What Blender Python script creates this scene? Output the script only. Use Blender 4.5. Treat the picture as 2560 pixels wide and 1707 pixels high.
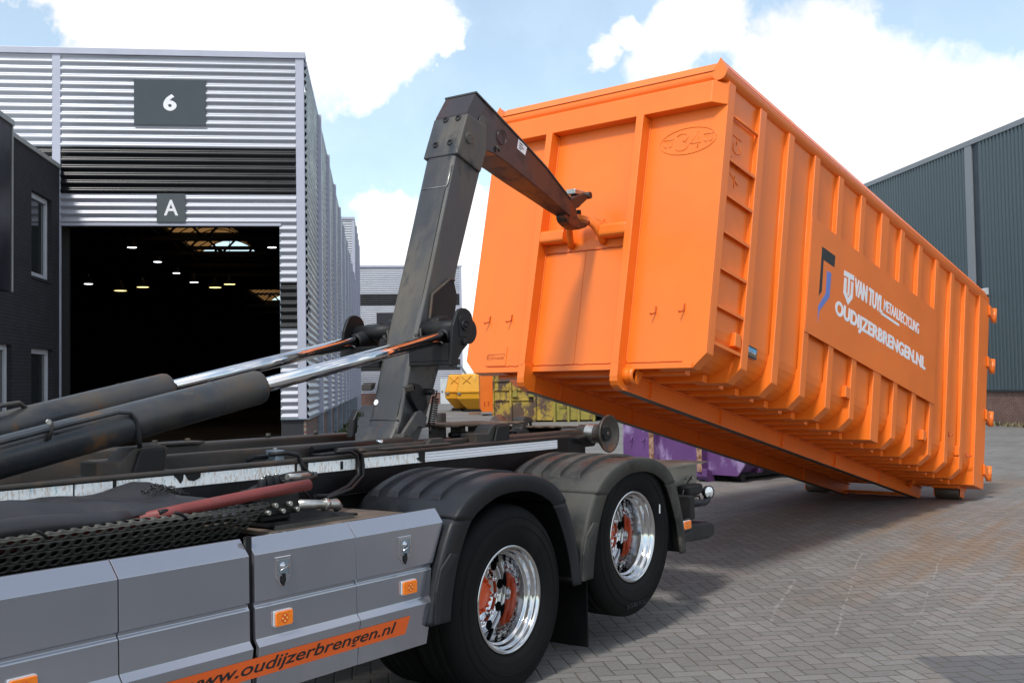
import bpy, bmesh, math, random
from mathutils import Vector, Matrix
R = math.radians
random.seed(7)
for o in list(bpy.data.objects): bpy.data.objects.remove(o)
S = bpy.context.scene
COL = S.collection

# ------------------------------------------------------------------ camera
cam_d = bpy.data.cameras.new("camera"); cam = bpy.data.objects.new("camera", cam_d); COL.objects.link(cam)
PITCH, ROLL, CAMZ = 0.0388, 0.0159, 1.6952
cam_d.sensor_width = 36.0; cam_d.lens = 36.0 * 2726.34 / 2560.0
cam_d.clip_start = 0.1; cam_d.clip_end = 3000
fwd = Vector((0, math.cos(PITCH), math.sin(PITCH))); rt = Vector((1, 0, 0)); dn = fwd.cross(rt)
cr, sr = math.cos(ROLL), math.sin(ROLL)
cx = rt * cr + dn * sr; cy = -(-rt * sr + dn * cr); cz = -fwd
cam.matrix_world = Matrix(((cx.x, cy.x, cz.x, 0), (cx.y, cy.y, cz.y, 0), (cx.z, cy.z, cz.z, CAMZ), (0, 0, 0, 1)))
S.camera = cam

# ------------------------------------------------------------------ light
SUN = Vector((-0.297, -0.621, 1.0)).normalized()
sd = bpy.data.lights.new("sun", 'SUN'); sd.energy = 2.2; sd.angle = R(8.0); sd.color = (1.0, 0.95, 0.88)
so = bpy.data.objects.new("sun", sd); COL.objects.link(so)
so.rotation_euler = SUN.to_track_quat('Z', 'Y').to_euler()
S.view_settings.view_transform = 'Standard'; S.view_settings.look = 'None'
S.view_settings.gamma = 1.0; S.view_settings.exposure = 0.42
S.cycles.max_bounces = 8; S.cycles.use_denoising = True

# ------------------------------------------------------------------ node helper
class NT:
    def __init__(s, tree): s.t = tree; s.n = tree.nodes; s.l = tree.links
    def node(s, t, **k):
        n = s.n.new(t)
        for a, b in k.items(): setattr(n, a, b)
        return n
    def inp(s, sock, v):
        if isinstance(v, bpy.types.NodeSocket): s.l.new(v, sock)
        else: sock.default_value = v
    def m(s, op, a, b=0.0, c=0.0, clamp=False):
        n = s.node('ShaderNodeMath', operation=op, use_clamp=clamp)
        s.inp(n.inputs[0], a); s.inp(n.inputs[1], b)
        if len(n.inputs) > 2: s.inp(n.inputs[2], c)
        return n.outputs[0]
    def vm(s, op, a, b=(0, 0, 0), out=0):
        n = s.node('ShaderNodeVectorMath', operation=op)
        s.inp(n.inputs[0], a)
        if op == 'SCALE': s.inp(n.inputs[3], b)
        else: s.inp(n.inputs[1], b)
        return n.outputs['Value'] if op in ('DISTANCE', 'DOT_PRODUCT', 'LENGTH') else n.outputs[0]
    def sep(s, v):
        n = s.node('ShaderNodeSeparateXYZ'); s.inp(n.inputs[0], v); return n.outputs
    def comb(s, x, y, z=0.0):
        n = s.node('ShaderNodeCombineXYZ')
        for i, q in enumerate((x, y, z)): s.inp(n.inputs[i], q)
        return n.outputs[0]
    def noise(s, vec, scale, detail=3, rough=0.55, col=False, dim='3D'):
        n = s.node('ShaderNodeTexNoise', noise_dimensions=dim)
        s.inp(n.inputs['Vector'], vec); n.inputs['Scale'].default_value = scale
        n.inputs['Detail'].default_value = detail; n.inputs['Roughness'].default_value = rough
        return n.outputs['Color'] if col else n.outputs['Fac']
    def ramp(s, v, a, b, lo=0.0, hi=1.0, mode='SMOOTHSTEP'):
        n = s.node('ShaderNodeMapRange', interpolation_type=mode)
        s.inp(n.inputs[0], v); s.inp(n.inputs[1], a); s.inp(n.inputs[2], b); n.inputs[3].default_value = lo; n.inputs[4].default_value = hi
        return n.outputs[0]
    def mix(s, f, a, b, bt='MIX'):
        n = s.node('ShaderNodeMix', data_type='RGBA', blend_type=bt, clamp_factor=True)
        s.inp(n.inputs[0], f)
        for sk, v in ((n.inputs[6], a), (n.inputs[7], b)):
            if isinstance(v, tuple) and len(v) == 3: v = (*v, 1)
            s.inp(sk, v)
        return n.outputs[2]
    def bump(s, h, strength=0.2, dist=0.01):
        n = s.node('ShaderNodeBump'); n.inputs['Strength'].default_value = strength; n.inputs['Distance'].default_value = dist
        s.inp(n.inputs['Height'], h); return n.outputs[0]

# ------------------------------------------------------------------ world: sky and clouds
W = bpy.data.worlds.new("World"); S.world = W; W.use_nodes = True
t = NT(W.node_tree); t.n.clear()
sky = t.node('ShaderNodeTexSky', sky_type='NISHITA'); sky.sun_disc = False
sky.sun_elevation = math.asin(SUN.z); sky.sun_rotation = math.atan2(SUN.x, SUN.y)
sky.air_density = 1.0; sky.dust_density = 1.2; sky.ozone_density = 1.0
geo = t.node('ShaderNodeTexCoord').outputs['Generated']
wob = t.noise(geo, 7.0, 6, 0.62, col=True)
wobv = t.vm('SCALE', t.vm('SUBTRACT', wob, (0.5, 0.5, 0.5)), 0.16)
d2 = t.vm('ADD', geo, wobv)
def pxdir(x, y):
    X = (x - 1280) / 2726.34; Y = (853.5 - y) / 2726.34
    v = fwd + cx * X + cy * Y
    return v.normalized()
blobs = [(120, -80, 330), (420, -60, 330), (700, -60, 330), (930, -40, 200), (330, 130, 240), (620, 90, 250), (880, 120, 130), (1000, 60, 130),
         (1102, 136, 40), (1500, 110, 70), (1570, 60, 60), (1760, 60, 150), (1700, 130, 140), (1830, 110, 90), (2050, 190, 190), (2120, 135, 105), (2250, 290, 220), (2420, 270, 175),
         (2590, 230, 120), (2480, 380, 180), (2100, 330, 130), (1960, 190, 110), (960, 640, 125), (920, 560, 75), (1010, 760, 160), (1170, 560, 90), (1180, 720, 130), (1100, 900, 180), (2150, 440, 40)]
dens = None
for x, y, r in blobs:
    c = pxdir(x, y); rr = r / 2726.34
    q = t.ramp(t.vm('DISTANCE', d2, tuple(c)), rr * 1.22, rr * 0.55)
    dens = q if dens is None else t.m('MAXIMUM', dens, q)
hole = t.ramp(t.vm('DISTANCE', d2, tuple(pxdir(75, 95))), 60 / 2726.34, 120 / 2726.34)
dens = t.m('MULTIPLY', dens, t.m('MAXIMUM', hole, 0.25))
gz = t.sep(geo)
gen = t.ramp(t.noise(geo, 2.6, 6, 0.6), 0.47, 0.60)
outside = t.ramp(t.vm('DOT_PRODUCT', geo, tuple(fwd)), 0.86, 0.70)
dens = t.m('MAXIMUM', dens, t.m('MULTIPLY', gen, outside))
wisp = t.m('MULTIPLY', t.ramp(t.noise(geo, 9.0, 5, 0.65), 0.5, 0.75), 0.45)
dens = t.m('MAXIMUM', dens, t.m('MULTIPLY', wisp, t.ramp(gz[2], 0.55, 0.1)))
dens = t.m('MULTIPLY', dens, t.ramp(gz[2], -0.01, 0.03))
dens = t.m('MAXIMUM', dens, 0.27)
shade = t.ramp(t.noise(d2, 5.0, 4, 0.6), 0.35, 0.7, 0.84, 1.12)
CLOUD = 6.6
cl = t.vm('SCALE', (1.0 * CLOUD, 0.985 * CLOUD, 1.0 * CLOUD), shade)
skyc = t.mix(1.0, sky.outputs[0], (0.92, 1.10, 1.04), 'MULTIPLY')
bg = t.node('ShaderNodeBackground'); bg.inputs['Strength'].default_value = 0.15
t.inp(bg.inputs['Color'], t.mix(dens, skyc, cl))
wo = t.node('ShaderNodeOutputWorld'); t.l.new(bg.outputs[0], wo.inputs[0])

# ------------------------------------------------------------------ mesh helper
class MB:
    def __init__(s): s.v = []; s.f = []; s.s = []
    def add(s, vs, fs, smooth=False):
        o = len(s.v); s.v += [tuple(p) for p in vs]
        for f in fs: s.f.append(tuple(i + o for i in f)); s.s.append(smooth)
        return s
    def box(s, x0, x1, y0, y1, z0, z1):
        v = [(x, y, z) for x in (x0, x1) for y in (y0, y1) for z in (z0, z1)]
        return s.add(v, [(0, 1, 3, 2), (4, 6, 7, 5), (0, 4, 5, 1), (2, 3, 7, 6), (0, 2, 6, 4), (1, 5, 7, 3)])
    def obox(s, c, ax, ay, az):
        c = Vector(c); ax = Vector(ax); ay = Vector(ay); az = Vector(az)
        v = [c + ax * i + ay * j + az * k for i in (-1, 1) for j in (-1, 1) for k in (-1, 1)]
        return s.add(v, [(0, 1, 3, 2), (4, 6, 7, 5), (0, 4, 5, 1), (2, 3, 7, 6), (0, 2, 6, 4), (1, 5, 7, 3)])
    def prism(s, poly, axis, a, b, smooth=False):
        n = len(poly)
        f = {'x': lambda p, q: (q, p[0], p[1]), 'y': lambda p, q: (p[0], q, p[1]), 'z': lambda p, q: (p[0], p[1], q)}[axis]
        v = [f(p, a) for p in poly] + [f(p, b) for p in poly]
        s.add(v, [tuple(range(n)), tuple(range(2 * n - 1, n - 1, -1))])
        return s.add(v, [(i, (i + 1) % n, n + (i + 1) % n, n + i) for i in range(n)], smooth)
    def loft(s, rings, caps=True, smooth=False, closed=True):
        n = len(rings[0]); v = [p for r in rings for p in r]; fs = []
        for k in range(len(rings) - 1):
            for i in range(n if closed else n - 1):
                j = (i + 1) % n
                fs.append((k * n + i, k * n + j, (k + 1) * n + j, (k + 1) * n + i))
        s.add(v, fs, smooth)
        if caps: s.add(rings[0], [tuple(range(n))]); s.add(rings[-1], [tuple(range(n - 1, -1, -1))])
        return s
    def tube(s, path, r, n=10, caps=True):
        P = [Vector(p) for p in path]; rings = []; up = None
        for i, p in enumerate(P):
            d = (P[min(i + 1, len(P) - 1)] - P[max(i - 1, 0)]).normalized()
            if up is None: up = d.orthogonal().normalized()
            else: up = (up - d * up.dot(d)).normalized()
            w = d.cross(up); rr = r[i] if isinstance(r, (list, tuple)) else r
            rings.append([p + (up * math.cos(a) + w * math.sin(a)) * rr for a in [2 * math.pi * k / n for k in range(n)]])
        return s.loft(rings, caps, True)
    def cyl(s, p0, p1, r0, r1=None, n=24):
        return s.tube([p0, p1], [r0, r0 if r1 is None else r1], n)
    def lathe(s, prof, o, axis, n=48, smooth=True):
        o = Vector(o); a = Vector(axis).normalized(); e = a.orthogonal().normalized(); g = a.cross(e)
        rings = [[o + a * h + (e * math.cos(q) + g * math.sin(q)) * r for q in [2 * math.pi * k / n for k in range(n)]] for r, h in prof]
        return s.loft(rings, False, smooth)
    def disc(s, o, axis, r, n=24):
        o = Vector(o); a = Vector(axis).normalized(); e = a.orthogonal().normalized(); g = a.cross(e)
        return s.add([o + (e * math.cos(q) + g * math.sin(q)) * r for q in [2 * math.pi * k / n for k in range(n)]], [tuple(range(n))])
    def ball(s, c, r, n=12):
        c = Vector(c); rings = []
        for k in range(1, n // 2):
            a = math.pi * k / (n // 2)
            rings.append([c + Vector((math.sin(a) * math.cos(q), math.sin(a) * math.sin(q), math.cos(a))) * r for q in [2 * math.pi * j / n for j in range(n)]])
        return s.loft(rings, True, True)
    def build(s, name, mat, parent=None, bevel=0.0, seg=2, flip=False):
        me = bpy.data.meshes.new(name); me.from_pydata([tuple(p) for p in s.v], [], s.f)
        me.polygons.foreach_set('use_smooth', s.s)
        bm = bmesh.new(); bm.from_mesh(me)
        bmesh.ops.remove_doubles(bm, verts=bm.verts, dist=1e-6)
        bmesh.ops.recalc_face_normals(bm, faces=bm.faces); bm.to_mesh(me); bm.free()
        if mat: me.materials.append(mat)
        ob = bpy.data.objects.new(name, me); COL.objects.link(ob)
        if parent: ob.parent = parent
        if bevel:
            b = ob.modifiers.new("bevel", 'BEVEL'); b.width = bevel; b.segments = seg; b.limit_method = 'ANGLE'; b.angle_limit = R(35)
            b.harden_normals = False
        return ob

def tag(o, label=None, cat=None, group=None, kind=None):
    for k, v in (('label', label), ('category', cat), ('group', group), ('kind', kind)):
        if v: o[k] = v
    return o
def root(name, label, cat, mat4, group=None):
    o = bpy.data.objects.new(name, None); COL.objects.link(o); o.matrix_world = mat4; o.empty_display_size = 0.3
    return tag(o, label, cat, group)
def frame(o, X, Y, Z):
    return Matrix(((X[0], Y[0], Z[0], o[0]), (X[1], Y[1], Z[1], o[1]), (X[2], Y[2], Z[2], o[2]), (0, 0, 0, 1)))
def hd(a): return Vector((math.sin(a), math.cos(a), 0))
def rrect(x0, x1, y0, y1, r, n=5):
    out = []
    for cx_, cy_, a0 in ((x1 - r, y0 + r, -90), (x1 - r, y1 - r, 0), (x0 + r, y1 - r, 90), (x0 + r, y0 + r, 180)):
        for k in range(n + 1):
            a = R(a0 + 90 * k / n); out.append((cx_ + r * math.cos(a), cy_ + r * math.sin(a)))
    return out

NEAR = ((1, 0, 0), (0, 0, 1), (0, -1, 0))       # text basis: reads along +x, up +z, faces -y
FRONT = ((0, -1, 0), (0, 0, 1), (-1, 0, 0))     # faces -x, reads along -y
def text(name, s, mat, parent, basis, box, depth, bold=0.0, shear=0.0, ext=0.002, space=1.0, tilt=None, heavy=0.0):
    """lettering fitted to box=(a0,a1,b0,b1) in the basis plane, standing at 'depth' along the facing axis"""
    cu = bpy.data.curves.new(name, 'FONT'); cu.body = s; cu.offset = bold; cu.shear = shear; cu.extrude = 0.0; cu.space_character = space
    ob = bpy.data.objects.new(name, cu); COL.objects.link(ob)
    dg = bpy.context.evaluated_depsgraph_get(); me = bpy.data.meshes.new_from_object(ob.evaluated_get(dg))
    bpy.data.objects.remove(ob)
    xs = [v.co.x for v in me.vertices]; ys = [v.co.y for v in me.vertices]
    x0, x1, y0, y1 = min(xs), max(xs), min(ys), max(ys)
    bx, by_, bz = (Vector(q) for q in basis)
    for v in me.vertices:
        a = box[0] + (v.co.x - x0) / (x1 - x0) * (box[1] - box[0]); b = box[2] + (v.co.y - y0) / (y1 - y0) * (box[3] - box[2])
        dd = depth if tilt is None else depth + tilt * (b - box[2])
        v.co = bx * a + by_ * b + bz * dd
    if ext:
        bm = bmesh.new(); bm.from_mesh(me)
        g = bmesh.ops.extrude_face_region(bm, geom=bm.faces[:])
        bmesh.ops.translate(bm, vec=bz * ext, verts=[e for e in g['geom'] if isinstance(e, bmesh.types.BMVert)])
        bmesh.ops.recalc_face_normals(bm, faces=bm.faces); bm.to_mesh(me); bm.free()
    if heavy:
        bm = bmesh.new(); bm.from_mesh(me); src = bm.verts[:] + bm.edges[:] + bm.faces[:]
        for k, q in enumerate((bx * heavy, -bx * heavy, by_ * heavy * .7, -by_ * heavy * .7)):
            d = bmesh.ops.duplicate(bm, geom=src); bmesh.ops.translate(bm, vec=q - bz * .0002 * (k + 1), verts=[e for e in d['geom'] if isinstance(e, bmesh.types.BMVert)])
        bm.to_mesh(me); bm.free()
    me.polygons.foreach_set('use_smooth', [False] * len(me.polygons))
    me.materials.clear(); me.materials.append(mat)
    ob = bpy.data.objects.new(name, me); COL.objects.link(ob)
    if parent: ob.parent = parent
    return ob
def plate(name, polys, mat, parent, basis, depth, th=0.0012):
    mb = MB(); bx, by_, bz = (Vector(q) for q in basis)
    for poly in polys:
        n = len(poly)
        v = [bx * a + by_ * b + bz * depth for a, b in poly] + [bx * a + by_ * b + bz * (depth + th) for a, b in poly]
        mb.add(v, [tuple(range(n)), tuple(range(2 * n - 1, n - 1, -1))] + [(i, (i + 1) % n, n + (i + 1) % n, n + i) for i in range(n)])
    return mb.build(name, mat, parent)

# ------------------------------------------------------------------ materials
MATS = {}
def mat(name, col, rough=0.5, metal=0.0, var=0.12, vscale=3.0, coat=0.0, bump=0.0, bscale=40.0, stains=(), rvar=0.1, spec=None, aniso=None):
    """paint or metal with soft tonal drift, optional shaped stains [(colour, scale, lo, hi, stretch)] and fine bump"""
    m = bpy.data.materials.new(name); m.use_nodes = True; MATS[name] = m
    t = NT(m.node_tree); b = t.n['Principled BSDF']
    oc = t.node('ShaderNodeTexCoord').outputs['Object']
    nz = t.noise(oc, vscale, 4, 0.6)
    k = t.ramp(nz, 0.3, 0.7, 1 - var, 1 + var, 'LINEAR')
    c = t.vm('SCALE', col, k)
    rg = t.ramp(nz, 0.3, 0.7, max(0.02, rough - rvar * rough * 2), min(1, rough + rvar * rough * 2), 'LINEAR')
    for sc, scale, lo, hi, st in stains:
        v = t.vm('MULTIPLY', oc, st)
        f = t.ramp(t.noise(v, scale, 6, 0.65), lo, hi)
        c = t.mix(f, c, sc); rg = t.m('ADD', rg, t.m('MULTIPLY', f, max(0, 0.75 - rough)), clamp=True)
        if metal: t.inp(b.inputs['Metallic'], t.m('MULTIPLY', t.m('SUBTRACT', 1.0, f), metal))
    t.inp(b.inputs['Base Color'], c); t.inp(b.inputs['Roughness'], rg)
    if not (metal and stains): b.inputs['Metallic'].default_value = metal
    if spec is not None: b.inputs['Specular IOR Level'].default_value = spec
    if coat: b.inputs['Coat Weight'].default_value = coat; b.inputs['Coat Roughness'].default_value = 0.06 if rough < .35 else 0.28
    if bump: t.inp(b.inputs['Normal'], t.bump(t.noise(oc, bscale, 4, 0.6), bump, 0.004))
    return m
def emis(name, col, st):
    m = bpy.data.materials.new(name); m.use_nodes = True; b = m.node_tree.nodes['Principled BSDF']
    b.inputs['Base Color'].default_value = (*col, 1); b.inputs['Emission Color'].default_value = (*col, 1); b.inputs['Emission Strength'].default_value = st
    return m
U = (1, 1, 1)
RUST = (0.16, 0.055, 0.02)
mOR = mat('orange_paint', (0.84, 0.172, 0.008), 0.45, var=0.06, vscale=2.0, coat=0.3, bump=0.10, bscale=3.2)
mORD = mat('orange_edge_paint', (0.50, 0.075, 0.010), 0.5, var=0.08)
mWEAR = mat('worn_runner_steel', (0.10, 0.085, 0.075), 0.45, 0.6, var=0.25, stains=((RUST, 5, .5, .7, U),))
mSTEEL = mat('dark_steel_paint', (0.038, 0.040, 0.046), 0.40, 0.0, var=0.25, vscale=2.5, bump=0.05, bscale=60,
             stains=(((0.105, 0.092, 0.076), 2.4, .38, .68, (1, 1, .35)), ((0.030, 0.034, 0.045), 3.5, .52, .66, (1.4, 1.4, .5)), (RUST, 6, .64, .76, (1, 1, .5))))
mSTEEL2 = mat('dark_red_steel_paint', (0.030, 0.022, 0.026), 0.34, var=0.2, vscale=2.0, bump=0.04, bscale=60, stains=(((0.034, 0.013, 0.012), 2.0, .45, .65, U),))
mBLACK = mat('black_steel', (0.008, 0.008, 0.0095), 0.5, spec=.3, var=0.3, stains=(((0.026, 0.022, 0.019), 4, .55, .75, U),))
mRUSTY = mat('rusty_frame_steel', (0.034, 0.029, 0.026), 0.6, var=0.3, bump=0.15, bscale=50, stains=(((0.075, 0.046, 0.028), 4, .5, .72, U), ((0.12, 0.092, 0.068), 6, .60, .76, U), ((0.13, 0.05, 0.02), 9, .68, .78, U)))
mPLATE = mat('rusted_sheet', (0.12, 0.082, 0.056), 0.85, var=0.35, vscale=9, bump=0.3, bscale=30, stains=(((0.24, 0.18, 0.125), 7, .5, .7, U), ((0.05, 0.03, 0.025), 5, .6, .7, U)))
mCHROME = mat('chrome', (0.66, 0.67, 0.70), 0.07, 1.0, var=0.03, rvar=0.05)
mALU = mat('polished_aluminium', (0.60, 0.60, 0.61), 0.09, 1.0, var=0.04, vscale=8, rvar=.2)
mHOLE = mat('hole_shade_black', (0.003, 0.003, 0.003), 0.9, spec=0.05)  # shade of the wheel openings, put into the colour
mZINC = mat('zinc_fittings', (0.45, 0.44, 0.42), 0.35, 0.9, var=0.2, vscale=20)
mCYL = mat('cylinder_paint', (0.036, 0.041, 0.048), 0.30, 0.3, var=0.3, vscale=3, bump=0.04, bscale=80,
           stains=(((0.085, 0.074, 0.062), 2.6, .44, .70, (.6, 1, 1)), ((0.15, 0.072, 0.028), 2.8, .55, .68, (1, 1, 1)), ((0.13, 0.11, 0.09), 11, .66, .74, (1, 1, 1))))
mSILVER = mat('silver_grey_paint', (0.35, 0.36, 0.41), 0.17, 0.75, var=0.03, vscale=1.5, coat=1.0, bump=0.008, bscale=30)
mPLASTIC = mat('black_plastic', (0.010, 0.0115, 0.0155), 0.46, spec=.35, var=0.15, vscale=5, bump=0.03, bscale=150, stains=(((0.022, 0.022, 0.022), 3, .5, .75, U),))
mDUSTY = mat('dusty_black_plastic', (0.020, 0.020, 0.020), 0.5, spec=.4, var=0.2, vscale=5, bump=0.05, bscale=100, stains=(((0.066, 0.063, 0.056), 2.5, .38, .68, U), ((0.085, 0.072, 0.056), 6, .60, .74, U)))
mTYRE = mat('tyre_rubber', (0.006, 0.006, 0.0065), 0.75, var=0.25, vscale=6, bump=0.05, bscale=60, spec=.16, stains=(((0.017, 0.016, 0.015), 3, .5, .8, U),))
mRUBBER = mat('rubber_sheet', (0.020, 0.020, 0.024), 0.55, var=0.25, vscale=6, bump=0.15, bscale=20, stains=(((0.05, 0.046, 0.043), 5, .52, .75, U),))
mHUB = mat('orange_hub_paint', (0.72, 0.085, 0.012), 0.4, var=0.08)
mAMBER = mat('amber_lens', (0.95, 0.22, 0.008), 0.15, var=0.08, vscale=60, coat=0.6, bump=0.2, bscale=300)
mAMBERLED = mat('amber_reflector', (1.0, 0.62, 0.10), 0.15, coat=0.6)
mSTRIPE = mat('orange_stripe_film', (0.80, 0.120, 0.014), 0.4, var=0.04)
mLETTER = mat('black_letter_film', (0.012, 0.012, 0.013), 0.4)
mWHITE = mat('white_letter_film', (0.80, 0.80, 0.84), 0.5, var=0.03)
mBLUEL = mat('blue_logo_film', (0.13, 0.20, 0.55), 0.45, var=0.03)
mREDHOSE = mat('red_hose', (0.17, 0.030, 0.028), 0.55, var=0.15, vscale=8, bump=0.08, bscale=60, stains=(((0.14, 0.06, 0.055), 6, .55, .75, U),))
mINOX = mat('brushed_stainless', (0.30, 0.29, 0.26), 0.38, 0.8, var=0.15, vscale=5, stains=(((0.16, 0.14, 0.11), 3, .5, .75, U),))
mTRAY = mat('weathered_tray_steel', (0.085, 0.082, 0.072), 0.6, 0.3, var=0.25, vscale=7, stains=(((0.11, 0.07, 0.045), 6, .58, .75, U),))
mDECK = mat('deck_board', (0.11, 0.078, 0.057), 0.8, var=0.3, vscale=5, bump=0.1, bscale=30, stains=(((0.06, 0.05, 0.045), 4, .5, .7, (1, 3, 1)),))
mTAPE1 = mat('prismatic_tape', (0.93, 0.95, 0.96), 0.3, 0.0, var=0.06, vscale=60, bump=0.2, bscale=160, stains=(((0.70, 0.62, 0.55), 30, .52, .6, (2.5, 1, .7)), ((0.45, 0.62, 0.70), 24, .58, .64, (2.5, 1, .7)), ((0.30, 0.29, 0.25), 9, .66, .74, (3, 1, .5))))
mTAPE2 = mat('white_reflective_tape', (0.90, 0.90, 0.92), 0.3, var=0.03)
mTAPE3 = mat('tape_stripe', (0.50, 0.51, 0.62), 0.35, var=0.05)
mLENS = mat('lamp_lens', (0.75, 0.78, 0.80), 0.12, 0.6, var=0.25, vscale=60, bump=0.4, bscale=90)
mYLABEL = mat('yellow_label', (0.38, 0.27, 0.03), 0.5, var=0.15)
mNAVY = mat('navy_sticker', (0.012, 0.016, 0.05), 0.35)
mCYAN = mat('light_blue_sticker', (0.12, 0.42, 0.68), 0.35)
mCLAD = mat('silver_cladding', (0.41, 0.425, 0.48), 0.42, 0.35, var=0.03, vscale=1.2, rvar=.15)
mCLADB = mat('black_cladding', (0.012, 0.012, 0.015), 0.30, 0.2, var=0.08, vscale=1.2)
mTRIM = mat('pale_trim', (0.43, 0.445, 0.54), 0.45, 0.1, var=0.04)
mGALV = mat('galvanised_steel', (0.22, 0.27, 0.32), 0.5, 0.5, var=0.2, vscale=6)
mDARKB = mat('dark_plinth', (0.022, 0.023, 0.03), 0.7, var=0.1)
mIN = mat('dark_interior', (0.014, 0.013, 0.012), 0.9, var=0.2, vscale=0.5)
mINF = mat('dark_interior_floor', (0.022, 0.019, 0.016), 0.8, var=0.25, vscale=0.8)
mSIGN = mat('anthracite_sign', (0.034, 0.034, 0.037), 0.10, 0.0, var=0.06, coat=0.6, bump=0.03, bscale=2.2)
mGREEN = mat('grey_green_cladding', (0.060, 0.084, 0.098), 0.42, 0.1, var=0.05, vscale=0.6)
mGREENT = mat('grey_green_trim', (0.20, 0.215, 0.24), 0.5, var=0.05)
mGREEND = mat('dark_gutter', (0.018, 0.025, 0.036), 0.5, var=0.05)
mFRAMEW = mat('white_window_frame', (0.52, 0.54, 0.58), 0.45, var=0.03)
mPANE = mat('window_glass', (0.03, 0.035, 0.035), 0.04, 0.0, var=0.1, spec=1.0)
mBLIND = mat('blind_slats', (0.14, 0.18, 0.17), 0.6, var=0.15)
mFASCIA = mat('dark_fascia_sheet', (0.020, 0.021, 0.028), 0.35, var=0.08)
mCOPING = mat('roof_coping', (0.36, 0.37, 0.36), 0.5, var=0.12)
mYEL = mat('yellow_skip_paint', (0.72, 0.33, 0.008), 0.38, var=0.05, coat=0.2)
mRUSTY_Y = mat('rusted_yellow_paint', (0.46, 0.32, 0.05), 0.7, var=0.2, vscale=2, bump=0.1, bscale=12,
               stains=(((0.36, 0.24, 0.04), 2, .45, .6, U), ((0.10, 0.062, 0.045), 2.2, .45, .56, (1, 1, .7)), ((0.16, 0.085, 0.05), 7, .55, .66, (1, 1, .4))))
mOLIVE = mat('olive_yellow_paint', (0.30, 0.25, 0.045), 0.7, var=0.2, vscale=3, stains=(((0.13, 0.085, 0.05), 3, .52, .66, (1, 1, .6)),))
mPURP = mat('purple_paint', (0.125, 0.052, 0.185), 0.5, var=0.12, vscale=2, bump=0.05, bscale=8,
            stains=(((0.30, 0.22, 0.42), 3.0, .52, .68, (1, 1, .7)), ((0.30, 0.13, 0.055), 7, .68, .72, U)))
mPURPE = mat('rusted_purple_edge', (0.36, 0.22, 0.16), 0.7, var=0.3, vscale=9, stains=(((0.16, 0.07, 0.035), 12, .45, .6, U),))
mLBLUE = mat('light_blue_paint', (0.14, 0.38, 0.58), 0.5, var=0.15, vscale=4, stains=(((0.5, 0.55, 0.58), 6, .5, .6, U),))
mWEED = mat('weed_leaves', (0.075, 0.10, 0.03), 0.7, var=0.4, vscale=8)
mDRYG = mat('dry_grass', (0.20, 0.165, 0.095), 0.8, var=0.3, vscale=4)
mLITTER = mat('scrap_wood', (0.28, 0.17, 0.12), 0.8, var=0.2)
mLAMPW = emis('lamp_white', (0.9, 0.95, 1.0), 6.0)
mLAMPY = emis('lamp_yellow', (1.0, 0.80, 0.28), 2.5)
def translucent(name, col):
    m = bpy.data.materials.new(name); m.use_nodes = True; t = NT(m.node_tree); t.n.remove(t.n['Principled BSDF'])
    a = t.node('ShaderNodeBsdfTranslucent'); a.inputs[0].default_value = (*col, 1)
    t.l.new(a.outputs[0], t.n['Material Output'].inputs[0]); return m
mROOFL = translucent('amber_rooflight', (0.13, 0.065, 0.022))

def brick_mat(name, c1, c2, mortar, wall_axis, bw=0.21, bh=0.06, msize=0.008, rough=0.85):
    m = bpy.data.materials.new(name); m.use_nodes = True; t = NT(m.node_tree); b = t.n['Principled BSDF']
    oc = t.node('ShaderNodeTexCoord').outputs['Object']; x, y, z = t.sep(oc)
    vec = t.comb(x if wall_axis == 'x' else y, z)
    br = t.node('ShaderNodeTexBrick'); t.inp(br.inputs['Vector'], vec)
    br.inputs['Color1'].default_value = (*c1, 1); br.inputs['Color2'].default_value = (*c2, 1); br.inputs['Mortar'].default_value = (*mortar, 1)
    br.inputs['Scale'].default_value = 1.0; br.inputs['Brick Width'].default_value = bw; br.inputs['Row Height'].default_value = bh; br.inputs['Mortar Size'].default_value = msize
    br.inputs['Mortar Smooth'].default_value = 0.2
    k = t.ramp(t.noise(oc, 3, 4, .6), .3, .7, .82, 1.15)
    t.inp(b.inputs['Base Color'], t.vm('SCALE', br.outputs['Color'], k)); b.inputs['Roughness'].default_value = rough
    t.inp(b.inputs['Normal'], t.bump(t.m('SUBTRACT', 1.0, br.outputs['Fac']), 0.5, 0.006))
    return m
mDBRICK = brick_mat('black_brick', (0.024, 0.023, 0.030), (0.030, 0.028, 0.036), (0.010, 0.010, 0.013), 'y')
mRBRICK = brick_mat('red_brown_brick', (0.17, 0.075, 0.052), (0.13, 0.060, 0.048), (0.22, 0.19, 0.17), 'y')
mRBRICKX = brick_mat('red_brown_brick_front', (0.22, 0.095, 0.07), (0.18, 0.08, 0.06), (0.25, 0.2, 0.18), 'x')

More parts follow.
